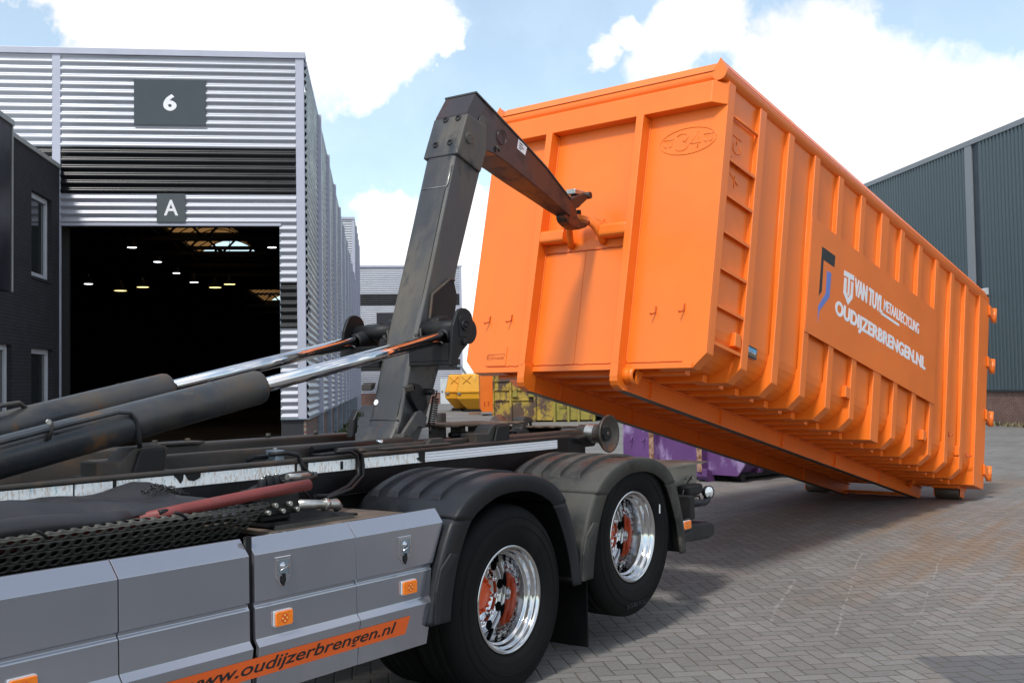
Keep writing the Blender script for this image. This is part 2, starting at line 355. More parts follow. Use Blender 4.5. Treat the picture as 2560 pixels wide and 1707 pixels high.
def paving_mat():
    m = bpy.data.materials.new('herringbone_paving'); m.use_nodes = True; t = NT(m.node_tree); b = t.n['Principled BSDF']
    oc = t.node('ShaderNodeTexCoord').outputs['Object']; X, Y, Z = t.sep(oc)
    ang = R(8.5); ca, sa = math.cos(ang), math.sin(ang); w = 0.1075
    px = t.m('MULTIPLY', t.m('ADD', t.m('MULTIPLY', X, ca), t.m('MULTIPLY', Y, sa)), 1 / w)
    py = t.m('MULTIPLY', t.m('ADD', t.m('MULTIPLY', X, -sa), t.m('MULTIPLY', Y, ca)), 1 / w)
    wn = t.noise(oc, 1.1, 2, .5, col=True); wx, wy, _ = t.sep(wn)
    px = t.m('ADD', px, t.m('MULTIPLY', t.m('SUBTRACT', wx, .5), .5)); py = t.m('ADD', py, t.m('MULTIPLY', t.m('SUBTRACT', wy, .5), .5))
    i = t.m('FLOOR', px); j = t.m('FLOOR', py); fx = t.m('FRACT', px); fy = t.m('FRACT', py)
    r = t.m('FLOORED_MODULO', t.m('SUBTRACT', i, j), 4.0)
    def is_(k): return t.m('COMPARE', r, float(k), 0.1)
    e0, e1, e2, e3 = is_(0), is_(1), is_(2), is_(3)
    gx = t.m('SUBTRACT', 1.0, fx); gy = t.m('SUBTRACT', 1.0, fy)
    big = 9.0
    def sel(cond, d): return t.m('ADD', d, t.m('MULTIPLY', t.m('SUBTRACT', 1.0, cond, clamp=True), big))
    H = t.m('ADD', e0, e1); V = t.m('ADD', e2, e3)
    dist = sel(t.m('SUBTRACT', 1.0, e1), fx)             # left edge: every cell but r=1
    dist = t.m('MINIMUM', dist, sel(t.m('SUBTRACT', 1.0, e0), gx))   # right edge: every cell but r=0
    dist = t.m('MINIMUM', dist, sel(t.m('SUBTRACT', 1.0, e2), fy))   # bottom: every cell but r=2
    dist = t.m('MINIMUM', dist, sel(t.m('SUBTRACT', 1.0, e3), gy))   # top: every cell but r=3
    idx = t.m('SUBTRACT', i, e1); idy = t.m('SUBTRACT', j, e2)
    wnz = t.node('ShaderNodeTexWhiteNoise', noise_dimensions='2D'); t.inp(wnz.inputs['Vector'], t.comb(idx, idy))
    rnd = wnz.outputs['Value']; rc = t.sep(wnz.outputs['Color'])
    fade = t.ramp(Y, 9.0, 30.0, 1.0, 0.25, 'LINEAR')
    joint = t.m('MULTIPLY', t.ramp(dist, 0.022, 0.055, 1.0, 0.0), fade)
    base = t.mix(rnd, (0.150, 0.144, 0.138), (0.192, 0.185, 0.178))
    base = t.mix(t.m('MULTIPLY', t.ramp(rc[1], .72, .95), .6), base, (0.178, 0.158, 0.150))
    big1 = t.noise(oc, 0.35, 4, .6); base = t.vm('SCALE', base, t.ramp(big1, .3, .7, .86, 1.10))
    fine = t.noise(oc, 40, 4, .7); base = t.vm('SCALE', base, t.ramp(fine, .3, .7, .86, 1.12))
    # pale scuffs, streaked along the driving direction
    a2 = R(54); ux = t.m('ADD', t.m('MULTIPLY', X, math.cos(a2)), t.m('MULTIPLY', Y, math.sin(a2))); uy = t.m('ADD', t.m('MULTIPLY', X, -math.sin(a2)), t.m('MULTIPLY', Y, math.cos(a2)))
    st = t.comb(t.m('MULTIPLY', ux, .18), t.m('MULTIPLY', uy, 1.5))
    scuff = t.ramp(t.noise(st, 1.6, 5, .65), .56, .74)
    base = t.mix(t.m('MULTIPLY', scuff, .55), base, (0.265, 0.255, 0.245))
    patch = t.ramp(t.noise(oc, 7, 5, .7), .62, .72); base = t.mix(t.m('MULTIPLY', patch, .35), base, (0.30, 0.29, 0.28))
    # rust-brown iron dust dragged along the tracks at the right
    rz = t.m('MULTIPLY', t.ramp(t.noise(t.comb(t.m('MULTIPLY', ux, .25), t.m('MULTIPLY', uy, 1.2)), 1.3, 5, .65), .44, .66), t.ramp(X, 1.2, 4.6))
    base = t.mix(t.m('MULTIPLY', rz, t.ramp(Y, 22, 12, 0, .62)), base, (0.205, 0.122, 0.062))
    rz2 = t.ramp(t.noise(st, 3.1, 5, .7), .66, .74); base = t.mix(t.m('MULTIPLY', rz2, t.m('MULTIPLY', t.ramp(X, 1.5, 3.0), .7)), base, (0.29, 0.145, 0.045))
    # a few scratch lines
    for (x0, y0, x1, y1, wd) in ((2.05, 7.15, 3.25, 10.3, .010), (1.75, 7.6, 2.35, 9.2, .016), (2.6, 7.3, 3.9, 10.0, .007)):
        L = math.hypot(x1 - x0, y1 - y0); nx, ny = (x1 - x0) / L, (y1 - y0) / L
        al = t.m('ADD', t.m('MULTIPLY', t.m('SUBTRACT', X, x0), nx), t.m('MULTIPLY', t.m('SUBTRACT', Y, y0), ny))
        ac = t.m('ABSOLUTE', t.m('ADD', t.m('SUBTRACT', t.m('MULTIPLY', t.m('SUBTRACT', X, x0), -ny), t.m('MULTIPLY', t.m('SUBTRACT', Y, y0), -nx)), t.m('MULTIPLY', t.m('SUBTRACT', t.noise(oc, .9, 2, .5), .5), .12)))
        f = t.m('MULTIPLY', t.ramp(ac, wd, wd * .4), t.m('MULTIPLY', t.ramp(al, 0, .2), t.ramp(al, L, L - .2)))
        base = t.mix(t.m('MULTIPLY', f, t.ramp(t.noise(oc, 9, 3, .6),   .38, .6, 0, .42)), base, (0.36, 0.35, 0.34))
    # darker blue-grey replacement pavers in the near right corner
    dk = t.m('MULTIPLY', t.ramp(X, 2.40, 2.43), t.ramp(Y, 6.72, 6.69))
    base = t.mix(t.m('MULTIPLY', dk, .8), base, (0.085, 0.087, 0.095))
    moss = t.ramp(t.noise(oc, 2.2, 4, .65), .46, .66)
    jc = t.mix(moss, (0.050, 0.042, 0.034), (0.066, 0.060, 0.026))
    t.inp(b.inputs['Base Color'], t.mix(t.m('MULTIPLY', joint, .8), base, jc))
    b.inputs['Roughness'].default_value = 0.82; b.inputs['Specular IOR Level'].default_value = 0.35
    h = t.m('ADD', t.m('MULTIPLY', t.ramp(dist, .0, .10), 1.0), t.m('ADD', t.m('MULTIPLY', rnd, .35), t.m('MULTIPLY', fine, .25)))
    t.inp(b.inputs['Normal'], t.bump(t.m('MULTIPLY', h, fade), 0.7, 0.006))
    return m
mPAVE = paving_mat()
mASPH = mat('pale_asphalt', (0.20, 0.20, 0.205), 0.9, var=0.1, vscale=0.7, bump=0.2, bscale=90, stains=(((0.30, 0.25, 0.20), .8, .55, .75, U),))
exec_parts = []

# ================================================================== SETTING: ground
def gz_at(x, y):
    q = min(1, max(0, (y - 7.0) / 6.5)); return 0.17 * q * q * (3 - 2 * q)
gx_ = [-160, -80, -40, -20] + [-12 + .75 * i for i in range(41)] + [24, 34, 60, 100, 160]
gy_ = [-120, -60, -20, -6, 0] + [1 + .5 * i for i in range(34)] + [20, 26, 40, 70, 130, 260]
g = MB(); vs = [(x, y, gz_at(x, y)) for y in gy_ for x in gx_]; n = len(gx_)
g.add(vs, [(j * n + i, j * n + i + 1, (j + 1) * n + i + 1, (j + 1) * n + i) for j in range(len(gy_) - 1) for i in range(n - 1)], True)
tag(g.build('ground', mPAVE), kind='structure')

# building axes (B): x right along the fronts, y away along the side wall, z up
YB = -0.1217
bxv = Vector((math.cos(YB), -math.sin(YB), 0)); byv = hd(YB)
BO = Vector((-4.1130, 21.7725, 0.17))
BM = frame(BO, bxv, byv, (0, 0, 1))
def bw(x, y, z=0): return BO + bxv * x + byv * y + Vector((0, 0, z))
# pale asphalt road in front of the green hall
rd = MB(); pts = [bw(12.6, -16), bw(20.6, -16), bw(20.6, 60), bw(13.4, 60), bw(11.6, 16), bw(11.9, 4)]
rd.add([(p.x, p.y, gz_at(p.x, p.y) + 0.004) for p in pts], [tuple(range(6))]); tag(rd.build('road', mASPH), kind='structure')

# ================================================================== corrugated cladding
def corr_h(mb, p0, du, length, z0, z1, nrm, pitch=0.15, depth=0.042, seg=10):
    """horizontal ridges: profile swept along du; p0 base point at z=0"""
    p0 = Vector(p0); du = Vector(du); nrm = Vector(nrm); k = max(2, int(round((z1 - z0) / pitch * seg)))
    prof = []
    for i in range(k + 1):
        z = z0 + (z1 - z0) * i / k; ph = (z % pitch) / pitch
        s_ = math.sin(2 * math.pi * ph); h = depth * (0.5 + 0.5 * max(-1, min(1, 1.2 * s_)))
        prof.append((z, h))
    v = []
    for e in (0, length):
        for z, h in prof: v.append(p0 + du * e + nrm * h + Vector((0, 0, z)))
    n = len(prof)
    mb.add(v, [(i, i + 1, n + i + 1, n + i) for i in range(n - 1)], True); return mb
def corr_v(mb, p0, du, length, z0, z1, nrm, pitch=0.2, depth=0.035):
    p0 = Vector(p0); du = Vector(du); nrm = Vector(nrm); v = []; k = int(length / pitch); xs = []
    for i in range(k):
        for f, h in ((0, 0), (.42, 0), (.5, 1), (.92, 1)): xs.append(((i + f) * pitch, h * depth))
    xs.append((length, 0))
    for z in (z0, z1): v += [p0 + du * a + nrm * h + Vector((0, 0, z)) for a, h in xs]
    n = len(xs); mb.add(v, [(i, i + 1, n + i + 1, n + i) for i in range(n - 1)]); return mb

X_, Y_, NY = (1, 0, 0), (0, 1, 0), (0, -1, 0)
# ------------------------------------------------------------------ main warehouse
wh = root('warehouse', 'long silver corrugated warehouse with open dark gateway under a black band', 'warehouse', BM)
mb = MB(); corr_h(mb, (-4.70, 0, 0), X_, 4.53, 6.30, 8.12, NY); corr_h(mb, (-14, 0, 0), X_, 9.14, 6.30, 8.12, NY)
mb.build('front_cladding', mCLAD, wh)
mb = MB(); corr_h(mb, (-4.70, 0, 0), X_, 4.53, 4.80, 5.385, NY); mb.build('lintel_cladding', mCLAD, wh)
for a, b in ((3.615, 4.80), (.90, 2.70)): mb = MB(); corr_h(mb, (-.50, 0, 0), X_, .33, a, b, NY); mb.build('jamb_cladding', mCLAD, wh)
mb = MB(); corr_h(mb, (-4.70, 0, 0), X_, 4.53, 5.40, 6.30, NY); corr_h(mb, (-14, 0, 0), X_, 9.14, 5.40, 6.30, NY); mb.build('black_band', mCLADB, wh)
mb = MB(); corr_h(mb, (-.50, 0, 0), X_, .33, 2.70, 3.615, NY); mb.build('black_band', mCLADB, wh)
mb = MB().box(-14, .03, -.06, .3, 8.13, 8.26); mb.box(-14, -2.0, -.062, .2, 8.132, 8.262); mb.build('parapet_trim', mTRIM, wh, .008)
mb = MB().box(-.168, 0.0, -.035, .12, .90, 8.128); mb.build('corner_trim', mTRIM, wh, .008)
mb = MB().box(-4.858, -4.70, -.035, .05, .9, 8.128); mb.build('vertical_trim', mTRIM, wh, .006)
mb = MB().box(-4.7, -.47, -.03, .05, 4.745, 4.80); mb.build('gate_head_trim', mTRIM, wh, .006)
mb = MB().box(-.505, -.485, -.02, .12, .9, 4.745); mb.build('gate_side_trim', mGALV, wh, .004)
mb = MB().box(-.50, -.06, .0, .25, 0, .885); mb.build('gate_plinth', mDARKB, wh)
mb = MB().box(-.505, .06, -.05, .10, .885, .905); mb.box(.0, .06, .1, 44, .885, .905); mb.build('drip_edge', mGALV, wh)
mb = MB().box(-.5, -.012, .02, 60, 0.0, .884); mb.box(-.06, -.012, .0, .02, 0, .884); mb.build('brick_plinth', mRBRICK, wh)
# side wall bays and pilasters
k = 0; yb = .12
while yb < 44:
    y1 = min(yb + (4.1 if k == 0 else 4.55), 44.6)
    mb = MB(); corr_h(mb, (0, yb, 0), Y_, y1 - yb, .91, 8.02, X_, seg=6 if k < 4 else 4); mb.build('side_cladding', mCLAD, wh)
    mb = MB().box(-.02, .12, y1, y1 + .26, .9, 8.06); mb.build('pilaster', mTRIM, wh, .01)
    mb = MB().box(-.02, .11, y1 + .02, y1 + .24, -.05, .90); mb.build('pilaster_foot', mGALV, wh, .006)
    yb = y1 + .0; k += 1
mb = MB().box(.02, .11, .42, .72, -.05, .9) if False else MB().box(-.1, .05, .15, 44.6, 8.02, 8.13); mb.build('side_coping', mTRIM, wh, .01)
mb = MB().box(.0, .035, .5, .95, 3.0, 3.42); mb.build('wall_vent', mDARKB, wh, .006)
# interior shell, dark
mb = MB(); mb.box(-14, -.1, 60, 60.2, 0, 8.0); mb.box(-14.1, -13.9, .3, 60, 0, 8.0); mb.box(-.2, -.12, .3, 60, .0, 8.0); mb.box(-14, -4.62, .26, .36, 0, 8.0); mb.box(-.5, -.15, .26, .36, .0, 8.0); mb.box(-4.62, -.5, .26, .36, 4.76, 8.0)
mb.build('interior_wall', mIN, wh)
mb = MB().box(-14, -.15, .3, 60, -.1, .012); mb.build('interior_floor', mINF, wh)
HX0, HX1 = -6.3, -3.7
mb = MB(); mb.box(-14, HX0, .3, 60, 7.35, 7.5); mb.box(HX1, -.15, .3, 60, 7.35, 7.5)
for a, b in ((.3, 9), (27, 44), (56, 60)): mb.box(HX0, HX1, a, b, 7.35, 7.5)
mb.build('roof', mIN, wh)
for a, b in ((9, 27), (44, 56)):
    mb = MB(); rings = []
    for yy in (a, b): rings.append([(HX0 + (HX1 - HX0) * i / 10, yy, 7.5 + .55 * math.sin(math.pi * i / 10)) for i in range(11)])
    mb.loft(rings, False, True, False); mb.build('rooflight', mROOFL, wh)
    mb = MB(); yy = a
    while yy < b:
        mb.tube([(HX0 + (HX1 - HX0) * i / 10, yy, 7.47 + .55 * math.sin(math.pi * i / 10)) for i in range(11)], .022, 6); yy += 1.1
    mb.build('rooflight_hoops', mBLACK, wh)
for yy in (11.5, 15.5, 19.5, 23.5, 27.5, 46, 52):
    mb = MB(); mb.box(-14, -.2, yy - .08, yy + .08, 6.5, 6.64); mb.box(-14, -.2, yy - .08, yy + .08, 7.2, 7.34)
    for i in range(10):
        xa = -14 + i * 1.38; mb.tube([(xa, yy, 6.57), (xa + .69, yy, 7.27)], .045, 6); mb.tube([(xa + .69, yy, 7.27), (xa + 1.38, yy, 6.57)], .045, 6)
    mb.build('roof_truss', mBLACK, wh)
# taller block further back
mb = MB(); corr_h(mb, (-4, 44.8, 0), X_, 3.9, 8.2, 11.7, NY, seg=4); corr_h(mb, (-.0, 44.9, 0), Y_, 15.4, .9, 11.7, X_, seg=4); mb.build('rear_block_cladding', mCLAD, wh)
mb = MB().box(-4.05, .06, 44.72, 60.3, 11.7, 11.84); mb.box(-.12, .05, 44.76, 44.9, 8.2, 11.7); mb.box(-.05, .07, 60.2, 60.4, 0, 11.7); mb.build('rear_block_trim', mTRIM, wh)
for i in range(4):
    mb = MB().box(0, .14, 48 + i * 3.2, 48.26 + i * 3.2, 0, 11.75); mb.build('pilaster', mTRIM, wh)

# signs on the facade
sg = root('number_sign', 'wide dark grey panel with a white 6 high on the silver facade', 'sign', BM @ Matrix.Translation((-2.615, -.04, 7.2)))
MB().box(-.69, .69, -.012, .012, -.455, .455).build('sign_board', mSIGN, sg, .004)
text('lettering', '6', mWHITE, sg, NEAR, (-.110, .112, -.158, .150), .0135, bold=.012, heavy=.017)
sg = root('letter_sign', 'small square dark panel with a white A just above the open gateway', 'sign', BM @ Matrix.Translation((-2.60, -.045, 5.10)))
MB().box(-.275, .275, -.012, .012, -.283, .283).build('sign_board', mSIGN, sg, .004)
text('lettering', 'A', mWHITE, sg, NEAR, (-.132, .132, -.152, .155), .0135, bold=.006, heavy=.004)

# hall lamps
def lamp_at(px, py, z, yellow, label):
    d = pxdir(px, py); tt = (z - CAMZ) / d.z; p = Vector((0, 0, CAMZ)) + d * tt
    o = root('hall_lamp', label, 'lamp', Matrix.Translation(p), 'ceiling lamps inside the dark warehouse')
    r = .21 if yellow else .16
    MB().lathe([(0.02, .30), (.05, .30), (.07, .2), (r, .02), (r, 0)], (0, 0, 0), (0, 0, 1), 16).build('lamp_shade', mBLACK, o)
    MB().cyl((0, 0, .0), (0, 0, .015), r * .93, n=16).build('lamp_glass', mLAMPY if yellow else mLAMPW, o)
    MB().cyl((0, 0, .3), (0, 0, 7.34 - z + .17), .012, n=6).build('suspension_rod', mBLACK, o)
for a in [(330, 619, 6.6, 0, 'white hall lamp near the left end of the upper lamp row inside the gateway'),
          (394, 655, 6.6, 0, 'white hall lamp second from the left, descending towards the middle of the hall'),
          (441, 683, 6.6, 0, 'tiny white hall lamp just above the far rooflight'),
          (680, 619, 6.6, 0, 'white hall lamp close to the right jamb of the gateway'),
          (221, 710, 5.6, 0, 'lone white hall lamp beside the left jamb, level with the yellow lamps'),
          (485, 706, 5.6, 0, 'small white hall lamp between the two pairs of yellow lamps'),
          (301, 727, 5.0, 1, 'largest yellow hall lamp, lowest and leftmost of the yellow four'),
          (357, 718, 5.2, 1, 'yellow hall lamp right of the largest yellow one'),
          (538, 719, 5.1, 1, 'yellow hall lamp left of the smallest yellow one'),
          (574, 711, 5.4, 1, 'smallest yellow hall lamp, rightmost of the yellow four')]: lamp_at(*a)

# ------------------------------------------------------------------ black brick annex
an = root('brick_annex', 'black brick annex with white framed windows beside the open gateway', 'building', BM)
def wall_x(mb, x0, x1, y0, y1, z0, z1, holes):
    """wall slab with rectangular openings (y0,y1,z0,z1), cut into columns"""
    ys = sorted({y0, y1, *[h[0] for h in holes], *[h[1] for h in holes]})
    for a, b in zip(ys, ys[1:]):
        hs = sorted([h for h in holes if h[0] <= a + 1e-6 and h[1] >= b - 1e-6], key=lambda h: h[2]); z = z0
        for h in hs:
            mb.box(x0, x1, a, b, z, h[2]); z = h[3]
        mb.box(x0, x1, a, b, z, z1)
    return mb
wins = [(-1.75, -.54, 3.60, 5.15), (-1.75, -.49, .85, 2.31), (-4.6, -2.80, .75, 2.32)]
wall_x(MB(), -5.0, -4.72, -7.5, -.01, 0, 5.86, wins).build('wall', mDBRICK, an)
MB().box(-12, -5.0, -7.5, -7.2, 0, 5.86).build('wall', mDBRICK, an)
MB().box(-12, -4.69, -7.55, -.03, 5.86, 5.945).build('roof_coping', mCOPING, an, .006)
for (a, b, c, d) in wins:
    f = MB(); xo, xi = -4.80, -4.86; w_ = .095
    f.box(xi, xo, a, b, c, c + w_); f.box(xi, xo, a, b, d - w_, d); f.box(xi, xo, a, a + w_, c + w_, d - w_); f.box(xi, xo, b - w_, b, c + w_, d - w_)
    win = f.build('window', mFRAMEW, an, .006)
    MB().box(-4.85, -4.842, a + w_, b - w_, c + w_, d - w_).build('pane', mPANE, win)
    bl = MB(); z = c + .1
    while z < d - .1: bl.box(-4.90, -4.885, a + w_, b - w_, z, z + .018); z += .03
    bl.build('blind', mBLIND, win)
    MB().box(-4.86, -4.70, a, b, c - .05, c - .001).build('sill', mDARKB, win)
fa = MB().box(-4.72, -4.30, -7.5, -4.11, 3.10, 5.74); fa.build('fascia_panel', mFASCIA, an, .004)
MB().box(-4.72, -4.27, -7.5, -4.08, 5.741, 5.83).build('fascia_coping', mCOPING, an, .004)
MB().box(-4.30, -4.285, -4.13, -4.095, 3.10, 5.74).build('fascia_edge', mCOPING, an)

# ------------------------------------------------------------------ far warehouse
fw = root('far_warehouse', 'distant silver corrugated hall with black bands closing the end of the alley', 'warehouse', BM @ Matrix.Translation((0, 66, 0)))
mb = MB()
for a, b in ((.95, 2.75), (3.62, 5.30), (6.22, 7.98), (8.90, 11.05)): corr_h(mb, (-6, 0, 0), X_, 14.0, a, b, NY, seg=5)
mb.build('front_cladding', mCLAD, fw)
for a, b in ((2.75, 3.62), (5.30, 6.22), (7.98, 8.90)): mb = MB(); corr_h(mb, (-6, 0, 0), X_, 14.0, a, b, NY, seg=5); mb.build('black_band', mCLADB, fw)
MB().box(-6, 8.2, -.1, .3, 11.05, 11.2).build('parapet_trim', mTRIM, fw)
MB().box(7.98, 8.17, -.08, .3, .0, 11.05).build('corner_trim', mTRIM, fw)
MB().box(8.0, 8.12, .3, 30, 0, 11.05).build('side_wall', mCLAD, fw)
MB().box(-6, 7.97, .0, .2, 0, .95).build('brick_plinth', mRBRICKX, fw)
MB().box(1.29, 3.3, -.05, .05, 6.25, 7.41).build('louvre_panel', mDARKB, fw)
dr = MB().box(6.33, 7.25, -.06, .05, 0, 2.06).build('door', mat('white_door', (.62, .66, .68), .5), fw, .01)
MB().box(6.42, 6.52, -.11, -.06, .95, 1.05).build('handle', mBLACK, dr)
MB().box(6.9, 7.1, -.075, -.06, 1.6, 1.66).build('door_plate', mGALV, dr)

# ------------------------------------------------------------------ green hall on the right
gh = root('green_hall', 'large grey green corrugated hall on a brick plinth behind the orange container', 'hall', BM @ Matrix.Translation((20.683, 0, 0)))
mb = MB(); corr_v(mb, (0, -6, 0), Y_, 16.7, 1.08, 9.05, (-1, 0, 0)); corr_v(mb, (0, 11.45, 0), Y_, 36, 1.08, 9.05, (-1, 0, 0)); mb.build('wall_cladding', mGREEN, gh)
MB().box(0.0, .2, -6, 47.4, 0, 1.08).build('brick_plinth', mRBRICK, gh)
MB().box(-.06, .1, -6, 47.4, 9.05, 9.23).build('roof_trim', mGREENT, gh, .01)
MB().box(-.05, .1, 11.04, 11.45, 1.08, 9.05).build('corner_flashing', mGREENT, gh, .006)
MB().box(-.0, .1, 10.70, 11.04, 1.08, 9.05).build('downpipe_recess', mGREEND, gh)
MB().box(-.06, .0, -6, 47.4, 1.05, 1.10).build('drip_edge', mGREEND, gh)
MB().box(0.1, 12, -6, 47.4, 1.0, 9.0).build('hall_body', mGREEN, gh)
o = root('wall_lamp', 'small white floodlight high on the green hall behind the container end', 'lamp', BM @ Matrix.Translation((20.683, 10.45, 4.2)))
MB().prism([(-.42, .02), (-.10, .12), (-.04, .12), (-.04, -.10), (-.36, -.07)], 'y', -.18, .18).build('lamp_housing', mFRAMEW, o, .01)
MB().box(-.06, .0, -.05, .05, -.2, .0).build('bracket', mGREEND, o)

# weeds along the walls (uncountable)
def weeds(name, pts, mats, n, h, lab):
    mb = MB()
    for _ in range(n):
        p = random.choice(pts); x, y = p[0] + random.gauss(0, p[2]), p[1] + random.gauss(0, p[3])
        a = random.uniform(0, 6.28); hh = h * random.uniform(.4, 1.2); w = .02 + .03 * random.random(); z = gz_at(x, y) - .01
        l = Vector((math.cos(a), math.sin(a), 0)) * hh * random.uniform(.1, .7); s_ = Vector((-math.sin(a), math.cos(a), 0)) * w
        b = Vector((x, y, z)); mb.add([b - s_, b + s_, b + l * .5 + s_ * .8 + Vector((0, 0, hh * .7)), b + l + Vector((0, 0, hh))], [(0, 1, 2, 3)])
    return tag(mb.build(name, mats), lab, 'weeds', kind='stuff')
wp = []
for yy in (9.5, 13.5, 14.2, 18.5, 19.3, 23, 28, 33, 38): q = bw(.28, yy + .2); wp.append((q.x, q.y, .12, .45))
weeds('weeds', wp, mWEED, 420, .15, 'green weeds growing along the foot of the silver side wall')
wp = []
for i in range(46): q = bw(20.45, -2 + i * .6); wp.append((q.x, q.y, .12, .3))
weeds('dry_grass', wp, mDRYG, 2600, .14, 'dry grass and weeds along the brick plinth of the green hall')

# ------------------------------------------------------------------ yellow lidded skips, small orange container, rusty yellow and other containers
def skip(name, label, loc, sc, rz, arm):
    o = root(name, label, 'skip', Matrix.Translation(loc) @ Matrix.Rotation(rz, 4, 'Z'), 'yellow lidded skips')
    def ring(hx, hy0, hy1, z): return [(-hx, hy0, z), (hx, hy0, z), (hx, hy1, z), (-hx, hy1, z)]
    MB().loft([ring(.42 * sc, .35, 2.6, .12), ring(.98 * sc, -.02, 3.0, .72), ring(1.0 * sc, -.03, 3.0, 1.06)]).build('hull', mYEL, o, .012)
    MB().box(-1.04 * sc, 1.04 * sc, -.08, 3.04, 1.06, 1.14).build('rim', mYEL, o, .01)
    MB().loft([ring(.99 * sc, -.04, 2.98, 1.14), ring(.78 * sc, .18, 2.8, 2.02), ring(.74 * sc, .26, 2.7, 2.10)]).build('lid', mYEL, o, .012)
    for s_ in (-1, 1):
        m_ = MB(); m_.tube([(s_ * .72 * sc, .14, 1.98), (s_ * .24 * sc, .05, 1.56)], .022, 6); m_.tube([(s_ * .20 * sc, .14, 2.0), (s_ * .66 * sc, .05, 1.56)], .022, 6)
        m_.build('cross_rib', mYEL, o)
    MB().add([(-.10, .14, 2.02), (.10, .14, 2.02), (0, .06, 1.68)], [(0, 1, 2)]).build('wedge_mark', mat('pale_yellow', (.75, .45, .08), .5), o)
    MB().box(-.6 * sc, .6 * sc, .3, 2.6, -.02, .12).build('skid', mBLACK, o)
    for s_ in (-1, 1): MB().box(s_ * .88 * sc - .09, s_ * .88 * sc + .09, -.09, -.03, .96, 1.05).build('lug', mGALV, o, .01)
    if arm: MB().prism([(-.5, 2.0), (-.34, 2.0), (-.74, 2.62), (-.98, 2.62), (-.96, 2.50), (-.80, 2.50)], 'y', .5, .66).build('lifting_arm', mGALV, o, .01)
skip('lidded_skip', 'yellow lidded skip half hidden behind its twin, to the left', (-2.95, 63.2, .19), .95, R(4), False)
skip('lidded_skip', 'front yellow lidded skip with cross ribs and a raised grey arm', (-2.12, 61.0, .19), 1.0, R(4), True)
o = root('orange_bin', 'narrow bright orange container standing between yellow skips and rusty container', 'container', Matrix.Translation((-.96, 53, .17)) @ Matrix.Rotation(R(3), 4, 'Z'))
MB().prism([(-.62, .32), (-.52, .18), (-.04, .18), (-.04, 2.15), (-.62, 2.15)], 'y', 0, 3).build('body', mOR, o, .01)
MB().box(-.04, .06, -.06, .1, 0.0, 2.15).build('post', mOR, o, .01)
m_ = MB()
for z in (.5, .62): m_.box(-.45, -.40, -.03, 0, z, z + .07); m_.box(-.25, -.20, -.03, 0, z, z + .07)
m_.build('lashing_hooks', mORD, o)
rc = root('rusty_container', 'large rusty yellow ribbed container, flaking, left of the purple one', 'container', Matrix.Translation((-.80, 43.4, .17)) @ Matrix.Rotation(R(-6), 4, 'Z'))
MB().box(0, 2.45, .08, 6, .06, 2.5).build('body', mRUSTY_Y, rc, .01)
MB().box(2.45, 4.05, .10, 6, .06, 2.35).build('end_panel', mOLIVE, rc, .01)
for x in (0.0, .66, 1.62, 2.40, 2.95, 3.35, 3.95):
    MB().box(x, x + (.09 if x else .05), -.02, .1, .0, 2.5 if x < 2.4 else 2.35).build('rib', mRUSTY_Y if x < 2 else mOLIVE, rc, .01)
for z in (.86, 1.26, 1.62): MB().box(.05, 1.62, .03, .1, z, z + .05).build('cross_rail', mRUSTY_Y, rc, .008)
for x in (.78, 1.42): MB().prism([(x, 1.0), (x + .22, 1.0), (x + .18, 1.25), (x + .04, 1.25)], 'y', -.05, .08).build('lug', mOLIVE, rc, .01)
for z in (.65, 1.15): MB().tube([(2.6, .02, z), (2.9, .02, z)], .02, 6).build('rung', mOLIVE, rc)
o = root('blue_container', 'light blue container just glimpsed left of the purple container', 'container', Matrix.Translation((3.32, 44.0, .17)) @ Matrix.Rotation(R(-6), 4, 'Z'))
MB().box(0, 2.2, 0, 6, .35, 2.4).build('body', mLBLUE, o, .01); MB().box(-.02, .05, -.05, .1, .3, 2.45).build('post', mat('pale_frame', (.5, .5, .48), .6), o)
MB().box(0.2, 2.0, .1, 6, 0, .35).build('runner', mBLACK, o)

# purple container, its end wall towards us
PH = R(47.4); pu = hd(PH); pv = hd(PH - math.pi / 2)
pc = root('purple_container', 'scratched purple container with rust streaks under the raised orange one', 'container',
          frame(Vector((3.33, 16.25, .27)) + pv * 1.08, pu, pv, (0, 0, 1)))
def endpoly(w, h, c): return [(-w, c), (-w + c * .8, 0), (w - c * .8, 0), (w, c), (w, h), (-w, h)]
MB().prism(endpoly(1.19, 1.75, .16), 'x', 0, .03).build('end_wall', mPURP, pc, .004)
MB().prism([(-1.12, .2), (-.95, .03), (.95, .03), (1.12, .2), (1.12, 1.7), (-1.12, 1.7)], 'x', .03, 5.6).build('body', mPURP, pc, .01)
for s_ in (-1, 1):
    u_ = MB().box(-.14, 0, s_ * .47 - .045, s_ * .47 + .045, 0, 1.7).build('upright', mPURP, pc, .006)
    MB().box(-.145, -.138, s_ * .47 - .047, s_ * .47 + .047, .05, 1.7).build('rusty_edge', mPURPE, u_)
for i in range(9): MB().prism([(-1.19, .16), (-1.08, .02), (-.9, .02), (-.9, .2), (-1.1, .3), (-1.1, 1.7), (-1.19, 1.7)], 'x', .5 + i * .58, .6 + i * .58).build('rib', mPURP, pc, .005)
for v in (-.98, -.72, .72, .98):
    MB().tube([(0, v, .55), (-.03, v, .50), (-.07, v, .46), (-.09, v, .49)], .010, 6).build('lashing_hook', mPURP, pc)
MB().box(-.1, 5.6, -.52, -.44, -.16, 0).build('runner', mBLACK, pc); MB().box(-.1, 5.6, .44, .52, -.16, 0).build('runner', mBLACK, pc)
MB().prism([(-.14, .1), (-.14, -.02), (-.06, -.12), (.06, -.12), (.06, .05)], 'y', -.60, -.40).build('runner_nose', mPURP, pc, .01)
MB().box(.4, 5.4, -.9, .9, -.05, .03).build('cross_members', mBLACK, pc)
